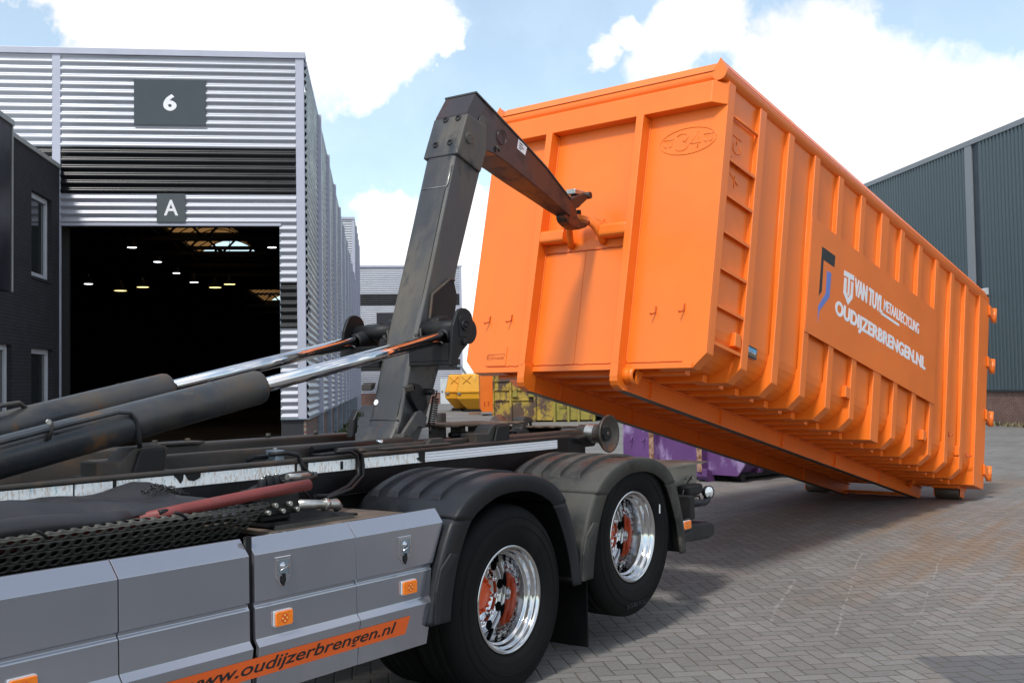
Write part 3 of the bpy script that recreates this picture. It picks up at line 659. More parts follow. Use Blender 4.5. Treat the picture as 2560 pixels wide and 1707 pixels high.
for s_ in (-1, 1): MB().cyl((5.3, s_ * .75, -.05), (5.3, s_ * 1.05, -.05), .07).build('roller', mBLACK, pc)
MB().cyl((.25, -.98, -.04), (.25, -.72, -.04), .065).build('roller', mBLACK, pc)

# litter
for i, (x, y, s_, l_) in enumerate(((-1.95, 55.5, .30, 'scrap of brown wood lying in front of the yellow skips'),)):
    tag(MB().obox((x, y, .24), (s_, .05, 0), (-.02, .09, 0), (0, 0, .06)).build('wood_scrap', mLITTER), l_, 'scrap')

# ================================================================== ORANGE CONTAINER (K: u rearwards and down, v away from the camera side, w up)
KY, KP = 0.68991, 0.216565
ku = hd(KY) * math.cos(KP) + Vector((0, 0, -math.sin(KP))); kv = hd(KY - math.pi / 2); kw = hd(KY) * math.sin(KP) + Vector((0, 0, math.cos(KP)))
KO = Vector((0.51846, 9.11147, 1.79450)); KM = frame(KO, ku, kv, kw)
ct = root('roll_off_container', 'big bright orange ribbed container, its front hoisted by the hook arm', 'container', KM)
HW = 1.233
# shell: profile swept along u
def prof(off):
    p = []
    for s_ in (-1, 1):
        seg = [(s_ * (1.188 - off), 2.42)] + [(s_ * (1.188 - .32 + (.32 - off) * math.cos(a)), .04 + .32 - (.32 - off) * math.sin(a)) for a in [math.pi / 2 * i / 8 for i in range(9)]]
        p += seg if s_ < 0 else seg[::-1]
    return p
outer, inner = prof(0), prof(.02); poly = outer + inner[::-1]
mb = MB(); rings = [[(u, a, b) for a, b in poly] for u in (.005, 6.98)]; mb.loft(rings, True, False); mb.build('body_shell', mOR, ct)
def chamf(w, top, c): return [(-w, c), (-w + c, 0), (w - c, 0), (w, c), (w, top), (-w, top)]
MB().prism(chamf(HW, 2.37, .115), 'x', 0, .014).build('front_wall', mOR, ct, .003)
# uprights and bow of the front wall
for a, b in ((-.510, -.437), (.453, .522)):
    MB().box(-.12, 0, a, b, .03, 2.16).build('upright', mOR, ct, .006)
MB().prism([(-.10, -1.135), (-.0, -1.235), (0, 1.235), (-.10, 1.135)], 'z', 2.165, 2.35).build('header_beam', mOR, ct, .005)
# top rails: round tube with a folded cap
def tear(cv, cw, r=.062, apex=.125):
    p = [(cv + r * math.cos(a), cw + r * math.sin(a)) for a in [R(158 + 224 * i / 14) for i in range(15)]]
    return p + [(cv, cw + apex)]
def weld_line(path, r=.0035): return MB().tube(path, r, 5)
rail = MB().loft([[(a + .0, v, b) for a, b in tear(-.01, 2.425)] for v in (-1.14, 1.14)], True, False)
tr = rail.build('top_rail', mOR, ct, .006)
weld_line([(-.0705, -1.13, 2.452), (-.0705, 1.13, 2.452)], .005).build('weld_seam', mORD, tr)
for s_ in (-1, 1):
    tr = MB().loft([[(u, a, b) for a, b in tear(s_ * 1.172, 2.428)] for u in (-.06, 6.99)], True, False).build('top_rail', mOR, ct, .006)
    MB().loft([[(u, s_ * 1.172 + (a - s_ * 1.172) * 1.06, 2.45 + (b - 2.45) * 1.05) for a, b in tear(s_ * 1.172, 2.428)] for u in (-.072, -.058)], True, False).build('end_cap', mOR, tr)
    if s_ < 0: weld_line([(-.05, -1.2365, 2.455), (6.98, -1.2365, 2.455)]).build('weld_seam', mORD, tr)
MB().box(-.07, .02, -1.16, 1.16, 2.352, 2.372).build('rail_lip', mOR, ct, .004)
# ribs of the visible side
ribp = [(-HW, 2.37), (-HW, .117), (-1.118, 0.0), (-.80, 0.0), (-.80, .045), (-1.03, .10), (-1.13, .22), (-1.175, .36), (-1.175, 2.37)]
RU = [0.0, .56, 1.11, 1.66, 2.21, 2.76, 3.31, 3.86, 4.41, 4.963, 5.502, 6.037]
for i, u in enumerate(RU):
    w_ = .20 if i == 6 else .112
    p = ribp if i != 6 else [(-HW, 2.37), (-HW, .0), (-.8, 0), (-.8, .045), (-1.03, .10), (-1.13, .22), (-1.175, .36), (-1.175, 2.37)]
    r_ = MB().prism(p, 'x', u + (.0145 if i == 0 else 0), u + w_).build('rib', mOR, ct, .007)
    bd = MB(); bd.tube([(u + w_ * (0 if i else 1), -1.190, 2.34), (u + w_ * (0 if i else 1), -1.190, .36)], .006, 5); bd.build('weld_seam', mOR, r_)
MB().prism([(-HW, 2.40), (-HW, .0), (-.9, 0), (-.9, .05), (-1.12, .3), (-1.12, 2.40)], 'x', 6.60, 7.0).build('rear_post', mOR, ct, .007)
for u in RU:                                           # far side ribs
    MB().prism([(-a, b) for a, b in ribp], 'x', u + .0145, u + .112).build('rib', mOR, ct)
MB().box(7.0, 7.06, -1.2, 1.2, .04, 2.42).build('rear_door', mOR, ct, .008)
# banner panel and its writing
MB().box(1.665, 5.072, -1.2405, -1.2335, .702, 1.772).build('banner_panel', mOR, ct, .002)
DP = 1.2405
plate('logo_mark', [[(1.906, 1.565), (2.205, 1.565), (2.200, 1.452), (1.955, 1.452), (1.957, 1.150), (1.903, 1.095)]], mLETTER, ct, NEAR, DP)
plate('logo_mark', [[(2.045, 1.375), (2.140, 1.375), (2.133, 1.145), (1.935, .96), (1.915, .845), (1.905, 1.00), (2.045, 1.155)]], mBLUEL, ct, NEAR, DP)
plate('shield_logo', [[(2.428, 1.492), (2.668, 1.506), (2.668, 1.452), (2.578, 1.447), (2.578, 1.275), (2.535, 1.275), (2.535, 1.445), (2.428, 1.440)],
                      [(2.440, 1.425), (2.500, 1.428), (2.500, 1.300), (2.556, 1.250), (2.612, 1.302), (2.612, 1.432), (2.662, 1.435), (2.662, 1.275), (2.558, 1.182), (2.440, 1.270)]], mWHITE, ct, NEAR, DP)
text('lettering', 'VAN TUYL', mWHITE, ct, NEAR, (2.70, 3.425, 1.322, 1.494), DP, bold=.012, space=.96, heavy=.008, ext=.0012)
plate('lettering_underline', [[(3.395, 1.352), (3.425, 1.352), (3.425, 1.335), (3.90, 1.335), (3.90, 1.307), (3.395, 1.307)]], mWHITE, ct, NEAR, DP)
text('lettering', 'METAALRECYCLING', mWHITE, ct, NEAR, (3.462, 4.49, 1.368, 1.486), DP, bold=.008, space=1.0, heavy=.003, ext=.0012)
text('lettering', 'OUDIJZERBRENGEN.NL', mWHITE, ct, NEAR, (2.285, 4.735, .985, 1.158), DP, bold=.012, space=1.02, heavy=.009, ext=.0012)
# ladder
for i, w in enumerate((2.126, 1.76, 1.46, 1.155, .852, .543, .24)):
    if i == 0: MB().tube([(.105, -1.212, w), (.565, -1.212, w)], .012, 8).build('ladder_rung', mOR, ct)
    else: MB().prism([(-1.228, w + .0), (-1.18, w + .0), (-1.18, w - .008), (-1.220, w - .008), (-1.220, w - .026), (-1.228, w - .026)], 'x', .112, .56).build('ladder_rung', mOR, ct)
def strokes(name, paths, r, m, par): 
    mb = MB()
    for p in paths: mb.tube(p, r, 5)
    return mb.build(name, m, par)
# stroke-drawn weld-bead marks on the front wall
def f2(v, w): return (-.0012, v, w)
def arc(c, rx, ry, a0, a1, n, rot=0.0):
    out = []
    for i in range(n + 1):
        a = R(a0 + (a1 - a0) * i / n); x, y = rx * math.cos(a), ry * math.sin(a)
        out.append((c[0] - (x * math.cos(rot) - y * math.sin(rot)), c[1] + x * math.sin(rot) + y * math.cos(rot)))
    return out
C34 = (-.890, 1.908)
strokes('oval_mark', [[f2(*q) for q in arc(C34, .262, .115, 0, 360, 48)]], .0042, mOR, ct)
three = arc((C34[0] + .055, C34[1] + .035), .055, .035, 150, -80, 12) + arc((C34[0] + .055, C34[1] - .037), .062, .042, 80, -150, 12)
def shield(cx_, cz_, s_): return [[f2(cx_ + .055 * s_, cz_ + .042 * s_), f2(cx_ - .06 * s_, cz_ + .042 * s_)], [f2(cx_ + .045 * s_, cz_ + .018 * s_), f2(cx_ + .045 * s_, cz_ - .03 * s_), f2(cx_ + .018 * s_, cz_ - .045 * s_), f2(cx_ + .014 * s_, cz_ + .018 * s_)],
                                         [f2(cx_ - .012 * s_, cz_ + .018 * s_), f2(cx_ - .012 * s_, cz_ - .03 * s_), f2(cx_ - .03 * s_, cz_ - .045 * s_), f2(cx_ - .045 * s_, cz_ - .02 * s_), f2(cx_ - .045 * s_, cz_ + .018 * s_)]]
strokes('number_mark', [[f2(*q) for q in three], [f2(C34[0] - .095, C34[1] + .07), f2(C34[0] - .025, C34[1] - .03), f2(C34[0] - .125, C34[1] - .03)], [f2(C34[0] - .098, C34[1] + .02), f2(C34[0] - .098, C34[1] - .075)]]
        + shield(C34[0] + .185, C34[1], .8) + shield(C34[0] - .19, C34[1] + .0, .8), .0042, mOR, ct)
# the same mark run vertically down the first side bay
def sd(a, w): return (a, -1.190, w)
strokes('number_mark', [[sd(.20, 1.99), sd(.34, 1.99)], [sd(.27, 1.99), sd(.27, 1.93)], [sd(.22, 1.93), sd(.22, 1.87), sd(.27, 1.85), sd(.33, 1.87), sd(.33, 1.93)], [sd(.2, 1.80), sd(.22, 1.72), sd(.26, 1.77), sd(.30, 1.72), sd(.34, 1.80)],
                        [sd(.2, 1.66), sd(.34, 1.60)], [sd(.28, 1.66), sd(.28, 1.56)]], .005, mOR, ct)
# maker's plate; raised darker letters paint the shade inside cut-out lettering
MB().box(-.006, 0, .762, 1.006, .062, .232).build('maker_plate', mOR, ct, .002)
mCUT = mat('cut_shade_lettering', (0.30, 0.045, 0.006), 0.6)
text('lettering', 'CONTAINER', mCUT, ct, FRONT, (-.965, -.785, .118, .142), .0062, bold=.006, ext=.0008)
text('lettering', 'PWI', mCUT, ct, FRONT, (-.963, -.905, .150, .170), .0062, bold=.006, ext=.0008)
plate('lettering_frame', [[(-.985, .118), (-.980, .118), (-.980, .165), (-.985, .160)], [(-.975, .118), (-.970, .118), (-.970, .172), (-.975, .168)], [(-.898, .168), (-.782, .168), (-.782, .148), (-.787, .148), (-.787, .163), (-.898, .163)]], mCUT, ct, FRONT, .0062, .0008)
# hook bow between the uprights
for a, b in ((.205, .455), (-.437, -.175)):
    hs = MB().prism(rrect(-.115, -.012, 1.125, 1.24, .03, 3), 'y', a, b, False).build('bow_stub', mOR, ct, .004)
bow = [(-.01, -.165, 1.10), (-.06, -.150, 1.165), (-.12, -.122, 1.225), (-.18, -.075, 1.262), (-.215, -.02, 1.275), (-.215, .04, 1.272), (-.18, .095, 1.25), (-.12, .135, 1.21), (-.06, .16, 1.15), (-.01, .175, 1.09)]
MB().tube(bow, .030, 12).build('hook_bow', mOR, ct)
for s_, a in ((-1, -.175), (1, .205)):
    MB().prism([(-.11, 1.235), (-.015, 1.235), (-.06, 1.30)], 'y', a - .006, a + .006).build('gusset', mOR, ct)
    MB().add([(-.10, a, 1.242), (-.04, a + s_ * .10, 1.242), (-.14, a - s_ * .045, 1.285)], [(0, 1, 2)]).build('gusset', mOR, ct)
MB().lathe([(0, .028), (.024, .026), (.027, .0), (.02, -.03), (0, -.03)], (-.19, .005, 1.325), (-.3, 0, 1), 14).build('rubber_stop', mBLACK, ct)
for v, w in ((1.012, .47), (.757, .47), (-.742, .46), (-1.004, .465)):
    MB().tube([(-.006, v, w + .055), (-.008, v, w), (-.05, v + .012, w - .025), (-.062, v + .014, w - .014)], .0065, 6).build('lashing_hook', mORD, ct)
# weld lines and seams of the front wall
def wob(a, b, r, n=28):
    a = Vector(a); b = Vector(b); mb = MB()
    mb.tube([a.lerp(b, i / n) + Vector((0, 0, random.uniform(-.003, .003))) for i in range(n + 1)], r, 5); return mb
wob((-.002, -.437, 1.055), (-.002, .453, 1.055), .006).build('weld_seam', mORD, ct)
wob((-.001, .02, 1.05), (-.001, .02, .05), .003).build('weld_seam', mOR, ct)
for a, b in ((-1.03, -.51), (-.437, .453), (.53, .97)): wob((-.002, a, .055), (-.002, b, .055), .0045).build('weld_seam', mORD, ct)
for v in (-.512, .451): wob((-.003, v, .05), (-.003, v, 2.15), .006, 60).build('weld_seam', mOR, ct)
MB().box(-.012, 0, -1.12, 1.12, .0, .045).build('bottom_lip', mOR, ct, .003)
# underside: cross members, runners
u = .16
while u < 6.8:
    MB().box(u, u + .07, -.97, .97, -.012, .05).build('cross_member', mOR, ct, .004); u += .275
for s_ in (-1, 1):
    lo, hi = (s_ * .478 - .04, s_ * .478 + .04)
    ou = lo if s_ < 0 else hi
    rn = MB(); rn.box(-.02, 6.95, s_ * .478 - .008, s_ * .478 + .008, -.162, -.02); rn.box(-.02, 6.95, lo, hi, -.02, -.0125); rn.box(-.02, 6.95, lo, hi, -.170, -.160)
    for su in (.42, 1.62, 2.9, 4.2, 5.5): rn.box(su, su + .012, lo + .004, hi - .004, -.16, -.02)
    rn.prism([(-.12, .045), (-.12, -.075), (-.112, -.115), (-.09, -.145), (-.055, -.163), (-.01, -.170), (.05, -.170), (.05, -.02), (.0, -.02), (.0, .045)], 'y', s_ * .478 - .037, s_ * .478 + .037)
    r_ = rn.build('runner', mOR, ct, .003)
    MB().box(.03, 6.95, lo + .002, hi - .002, -.1745, -.1705).build('runner_shoe', mWEAR, r_)
MB().lathe([(.045, -.045), (.075, -.04), (.06, -.012), (.06, .012), (.075, .04), (.045, .045)], (.02, -.555, -.045), (0, 1, 0), 24).build('guide_roller', mOR, ct)
MB().prism([(.03, .0), (.13, .0), (.06, -.11), (.03, -.11)], 'y', -.60, -.585).build('roller_bracket', mOR, ct)
MB().tube([(6.3, -.62, -.02), (6.85, -.30, -.12), (6.85, .6, -.12)], .018, 6).build('brace_rod', mOR, ct)
MB().box(6.86, 6.9, -.44, .44, -.14, -.1).build('rear_cross_bar', mOR, ct)
for s_ in (-1, 1):
    b_ = MB().box(6.70, 7.02, s_ * .86 - .165, s_ * .86 + .165, -.035, .04).build('roller_bracket', mOR, ct, .005)
    for q in (-.16, .16): MB().box(6.80, 6.94, s_ * .86 + q - .008, s_ * .86 + q + .008, -.13, -.03).build('cheek_plate', mOR, b_, .01)
    MB().cyl((6.86, s_ * .86 - .145, -.062), (6.86, s_ * .86 + .145, -.062), .09, n=28).build('roller', mWEAR, ct, .006)
# side lugs, hinges, sticker
for u, w in ((.44, .33), (2.66, .36), (4.80, .31), (6.02, .33)):
    MB().box(u, u + .10, -1.232, -1.15, w - .055, w + .055).build('lug', mOR, ct, .006)
for u, w in ((5.75, .46), (6.45, .32)): MB().tube([(u, -1.185, w + .05), (u, -1.20, w), (u, -1.245, w + .02)], .01, 6).build('lashing_hook', mORD, ct)
for w in (2.27, 1.60, .92, .225):
    h_ = MB().prism([(6.93, w + .08), (7.06, w + .06), (7.12, w + .06), (7.12, w - .09), (7.08, w - .09), (6.95, w - .04)], 'y', -1.262, -1.235).build('hinge', mOR, ct, .003)
    MB().cyl((7.125, -1.255, w - .10), (7.125, -1.255, w + .085), .034, n=14).build('hinge_pin', mOR, h_)
    MB().cyl((7.125, -1.255, w - .022), (7.125, -1.255, w - .016), .0365, n=14).build('hinge_gap', mORD, h_)
st = plate('maker_sticker', [[(.70, .262), (.898, .262), (.898, .358), (.70, .358)]], mNAVY, ct, NEAR, 1.1885, .001)
plate('sticker_field', [[(.708, .318), (.752, .345), (.89, .345), (.89, .318)]], mCYAN, st, NEAR, 1.1896, .0006)
plate('sticker_stripe', [[(.70, .283), (.898, .283), (.898, .290), (.70, .290)]], mYLABEL, st, NEAR, 1.1896, .0006)
text('lettering', 'PWI', mWHITE, st, NEAR, (.715, .760, .326, .342), 1.1903, ext=.0006)
text('lettering', 'CONTAINER', mWHITE, st, NEAR, (.712, .886, .300,   .318), 1.1896, bold=.01, ext=.0006)
for i in range(60):                                     # small pimples of spatter along the edges
    pass

# ================================================================== HOOK LIFT TRUCK (T: x rearwards, y away from us, z up)
TA = 0.6249
TO = Vector((-0.0385, 6.0955, 0)); tx = hd(TA); ty = hd(TA - math.pi / 2)
TM = frame(TO, tx, ty, (0, 0, 1))
tk = root('hook_lift_truck', 'silver grey hook lift truck with black arm and chrome rams lifting the orange container', 'truck', TM)
YC = 1.235                                              # centre line
# wheels ----------------------------------------------------------------
def wheel(x, z, y0=0.0, sgn=1, full=True, name='wheel'):
    """outer face at y0, axle direction sgn*y"""
    wr = bpy.data.objects.new('wheel', None); COL.objects.link(wr); wr.parent = tk
    w = MB(); c = (x, y0, z); ax = (0, sgn, 0)
    tp = [(.288, .012), (.30, -.004), (.335, -.020), (.38, -.029), (.43, -.030), (.470, -.020), (.498, -.002), (.512, .016), (.518, .030), (.520, .05)]
    for g_ in (.085, .145, .205): tp += [(.520, g_ - .006), (.507, g_ - .004), (.507, g_ + .004), (.520, g_ + .006)]
    tp += [(.520, .24), (.512, .272), (.495, .288), (.43, .318), (.36, .312), (.29, .28), (.288, .27)]
    w.lathe(tp, c, ax, 80).build('tyre', mTYRE, wr); ty_ = wr
    wh_ = ty_
    sw = MB()
    for rr in (.352, .405, .452): sw.lathe([(rr - .0025, .0), (rr, -.003), (rr + .0025, .0)], (x, y0 - sgn * (.0215 if rr < .36 else .0305 if rr < .44 else .0265), z), ax, 80)
    sw.build('sidewall_rings', mTYRE, ty_)
    if not full: return ty_
    rp = [(.284, .012), (.292, .004), (.297, -.003), (.2965, -.009), (.290, -.011), (.283, -.008), (.277, .002), (.2745, .016), (.272, .022), (.262, .026), (.258, .032), (.2555, .052), (.252, .058), (.243, .062), (.240, .068), (.237, .215), (.234, .232), (.228, .240)]
    rim = MB().lathe(rp, c, ax, 96).build('rim', mALU, wr)
    dp = [(.236, .236), (.2345, .224), (.231, .217), (.228, .214), (.178, .214), (.176, .217), (.1745, .236), (.172, .243), (.140, .244), (.132, .250), (.02, .252)]
    MB().lathe(dp, c, ax, 96).build('wheel_disc', mALU, wr)
    off = R(9); hh = MB(); nn = MB()
    for k in range(10):
        a = off + 2 * math.pi * k / 10; q = Vector((x + .206 * math.cos(a), y0 + sgn * .214, z + .206 * math.sin(a)))
        nrm = Vector((0, -sgn, 0))
        hh.lathe([(.0, -.0022), (.0285, -.0022), (.030, .002)], q, (0, sgn, 0), 28, False)  # flat black disc painted in for the dark of an opening
        a2 = a + math.pi / 10; q2 = Vector((x + .160 * math.cos(a2), y0 + sgn * .242, z + .160 * math.sin(a2)))
        nn.cyl(q2, q2 + Vector((0, -sgn * .040, 0)), .0150, .0135, 12); nn.ball(q2 + Vector((0, -sgn * .040, 0)), .0137, 10)
        if sgn > 0: hh.build('hand_hole_disc', mHOLE, wr); nn.build('wheel_nut', mCHROME, wr); hh = MB(); nn = MB()
    if sgn < 0: hh.build('hand_hole_discs', mHOLE, wr); nn.build('wheel_nuts', mCHROME, wr)
    hp = [(.128, .252), (.128, .235), (.118, .222), (.112, .216), (.082, .213), (.076, .196), (.070, .190), (.02, .188), (0, .188)]
    hub = MB().lathe(hp, c, ax, 48).build('hub', mHUB, wr)
    hb = MB()
    for k in range(16):
        a = 2 * math.pi * k / 16; q = Vector((x + .097 * math.cos(a), y0 + sgn * .216, z + .097 * math.sin(a)))
        hb.cyl(q, q + Vector((0, -sgn * .014, 0)), .011, n=6); hb.cyl(q + Vector((0, -sgn * .014, 0)), q + Vector((0, -sgn * .022, 0)), .006, n=8)
    hb.build('hub_bolts', mHUB, wr)
    return ty_
W1 = (0.0, .505); W2 = (1.3835, .682)
ty1 = wheel(*W1); ty2 = wheel(*W2)
for x, z in (W1, W2):
    wheel(x, z, .34, 1, False); wheel(x, z, 2 * YC, -1, True); wheel(x, z, 2 * YC - .34, -1, False)
    MB().cyl((x, .3, z), (x, 2.2, z), .11, n=16).build('axle', mBLACK, tk)
plate('tyre_tag', [[(1.70, .80), (1.715, .80), (1.717, .86), (1.702, .86)]], mWHITE, ty2, NEAR, .0315, .001)
text('lettering', '315/80 R 22.5', mPLASTIC, ty2, NEAR, (1.24, 1.53, .233, .262), .031, bold=.01, ext=.0015)
# fenders ---------------------------------------------------------------
FO = [(-.735, .495), (-.70, .62), (-.655, .76), (-.60, .885), (-.53, 1.003), (-.44, 1.085), (-.32, 1.145), (-.17, 1.182), (0, 1.195), (.17, 1.182), (.32, 1.145), (.44, 1.085), (.53, .997), (.60, .86), (.645, .73), (.675, .60), (.69, .487)]
FI = [(-.575, .495), (-.555, .62), (-.515, .76), (-.455, .885), (-.385, .988), (-.31, 1.035), (-.22, 1.07), (-.12, 1.093), (0, 1.10), (.12, 1.093), (.22, 1.07), (.31, 1.035), (.39, .982), (.47, .86), (.53, .73), (.57, .60), (.59, .487)]
def dense(P, k=4):
    out = []
    n = len(P)
    for i in range(n - 1):
        p0, p1, p2, p3 = P[max(i - 1, 0)], P[i], P[i + 1], P[min(i + 2, n - 1)]
        for j in range(k):
            t_ = j / k
            out.append(tuple(.5 * ((2 * p1[d]) + (-p0[d] + p2[d]) * t_ + (2 * p0[d] - 5 * p1[d] + 4 * p2[d] - p3[d]) * t_ ** 2 + (-p0[d] + 3 * p1[d] - 3 * p2[d] + p3[d]) * t_ ** 3) for d in (0, 1)))
    return out + [P[-1]]
FOd, FId = dense(FO), dense(FI)
def fender(x0, m, zoff=0.0):
    y0, y1, rr = -.052, .66, .018
    def piece(name, a, b, parent):
        nonlocal y0, rr
        mb = MB(); rings = []
        for i in range(a, b + 1):
            (xo, zo), (xi, zi) = FOd[i], FId[i]; d = Vector((xo - xi, zo - zi)).normalized()
            s = [(xo - d.x * .02, y1, zo - d.y * .02), (xo, y1, zo), (xo, y0 + rr, zo)]
            for k in range(1, 5):
                q = R(90 * k / 4); s.append((xo - d.x * rr * (1 - math.cos(q)), y0 + rr - rr * math.sin(q), zo - d.y * rr * (1 - math.cos(q))))
            s += [(xi, y0, zi), (xi, y0 + .012, zi), (xo - d.x * .03, y0 + .03, zo - d.y * .03)]
            rings.append([(x0 + p[0], p[1], p[2] + zoff) for p in s])
        mb.loft(rings, True, True); return mb.build(name, m, parent)
    f = piece('fender', 16, 48, tk)
    y0 += .004; rr = .022
    piece('fender_skirt', 0, 16, f); piece('fender_skirt', 48, 64, f)
    seg = MB()
    for ya, yb_ in ((.13, .20), (.28, .35), (.43, .50), (.575, .62)):
        rings = []
        for i in range(20, 46):
            xo, zo = FOd[i]; xn, zn = FOd[i + 1]; nx, nz = -(zn - zo), (xn - xo); L = math.hypot(nx, nz); nx /= L; nz /= L
            h = .017 if 21 <= i <= 44 else 0.001
            rings.append([(x0 + xo, ya - .004, zo + zoff), (x0 + xo + nx * h, ya, zo + nz * h + zoff), (x0 + xo + nx * h, yb_, zo + nz * h + zoff), (x0 + xo, yb_ + .004, zo + zoff)])
        seg.loft(rings, True, False)
    seg.build('raised_panels', m, f)
    fr = MB()
    for ya in (.20, .42):
        for a, b in ((4, 13), (51, 59)):
            rings = []
            for i in range(a, b):
                xo, zo = FOd[i]; xn, zn = FOd[i + 1]; nx, nz = -(zn - zo), (xn - xo); L = math.hypot(nx, nz); nx /= L; nz /= L; h = .010
                rings.append([(x0 + xo, ya, zo + zoff), (x0 + xo + nx * h, ya + .01, zo + nz * h + zoff), (x0 + xo + nx * h, ya + .09, zo + nz * h + zoff), (x0 + xo, ya + .10, zo + zoff)])
            fr.loft(rings, True, False)
    fr.build('slot_covers', mPLASTIC if m is mPLASTIC else mDUSTY, f)
    # stepped bracket moulding on the skirts
    MB().prism([(x0 - .70, .66), (x0 - .66, .77), (x0 - .575, .84), (x0 - .52, .825), (x0 - .56, .79), (x0 - .63, .73), (x0 - .655, .64), (x0 - .67, .5), (x0 - .71, .5)], 'y', -.062, -.044).build('skirt_moulding', m, f, .006)
    return f
f1 = fender(0.0, mPLASTIC); f2_ = fender(1.386, mDUSTY, .005)
MB().prism([(1.386 + .60, .80), (1.386 + .70, .74), (1.386 + .80, .72), (1.386 + .80, .484), (1.386 + .60, .535)], 'y', .046, .060).build('mudflap', mPLASTIC, tk)
MB().box(.90, .915, .06, .56, .05, .62).build('mudflap', mTYRE, tk)

# side skirts -------------------------------------------------------------
SP = [(.052, 1.060), (-.004, .994), (-.006, .800), (.004, .791), (.004, .779), (-.006, .770), (-.008, .640), (-.030, .612), (-.024, .575), (-.004, .405), (.02, .400)]
def skirt(xa, xb, slant=None, bevel=.002):
    mb = MB(); rings = []
    o = SP; inn = [(y + .02, z) for y, z in SP]; pr = o + inn[::-1]
    def xr(z):
        if slant is None: return xb
        pts = [(1.10, -.60), (1.062, -.566), (1.03, -.555), (.78, -.668), (.617, -.692), (.40, -.712)]
        for (z1, x1), (z0, x0) in zip(pts, pts[1:]):
            if z0 <= z <= z1: return x0 + (x1 - x0) * (z - z0) / (z1 - z0)
        return -.712
    mb.loft([[(xa, y, z) for y, z in pr], [(xr(z), y, z) for y, z in pr]], True, False)
    return mb.build('side_skirt', mSILVER, tk, bevel)
p1 = skirt(-4.6, -2.472); p2 = skirt(-2.467, -1.846); p3 = skirt(-1.815, -1.2095); p4 = skirt(-1.2055, -.57, True)
MB().box(-1.846, -1.815, .015, .03, .40, 1.07).build('skirt_gap_strip', mBLACK, tk)
MB().box(-1.2095, -1.2055, -.001, .0, .41, .99).build('seam_light_strip', mTRIM, tk)  # pale strip paints the light seen through the skirt gap
# orange stripe with lettering, on the lower faces
def lowy(z): return -.024 + (.575 - z) / (.575 - .405) * .020
st_ = MB()
za, zb = .487, .571
st_.add([(-2.70, lowy(za) - .0015, .40 + .087), (-.884, lowy(za) - .0015, za), (-.856, lowy(zb) - .0015, zb), (-2.05, lowy(zb) - .0015, zb), (-2.75, lowy(zb) - .0015, zb)], [(0, 1, 2, 3, 4)])
stp = st_.build('orange_stripe', mSTRIPE, tk)
text('lettering', 'www.oudijzerbrengen.nl', mLETTER, stp, NEAR, (-2.20, -.955, .492, .560), -lowy(.492) + .002, bold=.012, shear=.28, ext=.0006, tilt=(-lowy(.56) + lowy(.492)) / (.56 - .492))
def latch(x0, x1, z0, z1):
    l = MB().prism([(x0, z1), (x0, z0 + .035), ((x0 + x1) / 2 - .012, z0), ((x0 + x1) / 2 + .012, z0), (x1, z0 + .035), (x1, z1)], 'y', -.0105, -.004)
    la = l.build('latch_plate', mCHROME, tk, .002)
    MB().prism(rrect(x0 + .013, x1 - .013, z0 + .045, z1 - .012, .004, 2), 'y', -.0118, -.0104).build('latch_dish', mGALV, la)
    for a in (x0 + .011, x1 - .016): MB().box(a, a + .005, -.016, -.011, z0 + .043, z1 - .012).build('dish_rim', mCHROME, la)
    MB().box(x0 + .011, x1 - .011, -.016, -.011, z0 + .041, z0 + .046).build('dish_rim', mCHROME, la)
    xm = (x0 + x1) / 2 - .004
    MB().lathe([(0, -.012), (.008, -.012), (.009, 0), (.016, .0), (.018, .006)], (xm, -.012, z1 - .040), (0, 1, 0), 16).build('lock_barrel', mCHROME, la)
    MB().tube([(x0 + .02, -.018, z0 + .062), (xm, -.02, z0 + .072), (x1 - .016, -.018, z0 + .080)], .004, 8).build('pull_handle', mCHROME, la)
    MB().prism([(xm - .008, z0 + .05), (xm + .012, z0 + .05), (xm + .016, z0 + .02), (xm + .002, z0 - .006), (xm - .012, z0 + .016)], 'y', -.017, -.011).build('keyhole_cover', mBLACK, la, .002)
    return la
latch(-1.708, -1.617, .846, .968)
latch(-.918, -.826, .826, .958)
def marker(x0, x1, z0, z1, y, par):
    b_ = MB().prism(rrect(x0 - .004, x1 + .003, z0 - .003, z1 + .004, .008), 'y', y - .008, y).build('marker_base', mFRAMEW, par)
    m_ = MB().prism(rrect(x0, x1, z0, z1, .008), 'y', y - .016, y - .008).build('marker_lamp', mAMBER, par, .002)
    xm, zm = (x0 + x1) / 2, (z0 + z1) / 2; mb = MB()
    for dx, dz in ((0, .012), (0, -.012), (.012, 0), (-.012, 0)): mb.cyl((xm + dx, y - .0165, zm + dz), (xm + dx, y - .0175, zm + dz), .0045, n=10)
    mb.build('led_dots', mAMBERLED, m_); MB().cyl((xm, y - .0155, zm), (xm, y - .0163, zm), .021, n=20).build('lens_ring', mHUB, m_)
marker(-1.716, -1.620, .676, .738, -.008, tk); marker(-.900, -.800, .676, .738, -.008, tk); marker(-2.90, -2.80, .655, .717, -.008, tk)

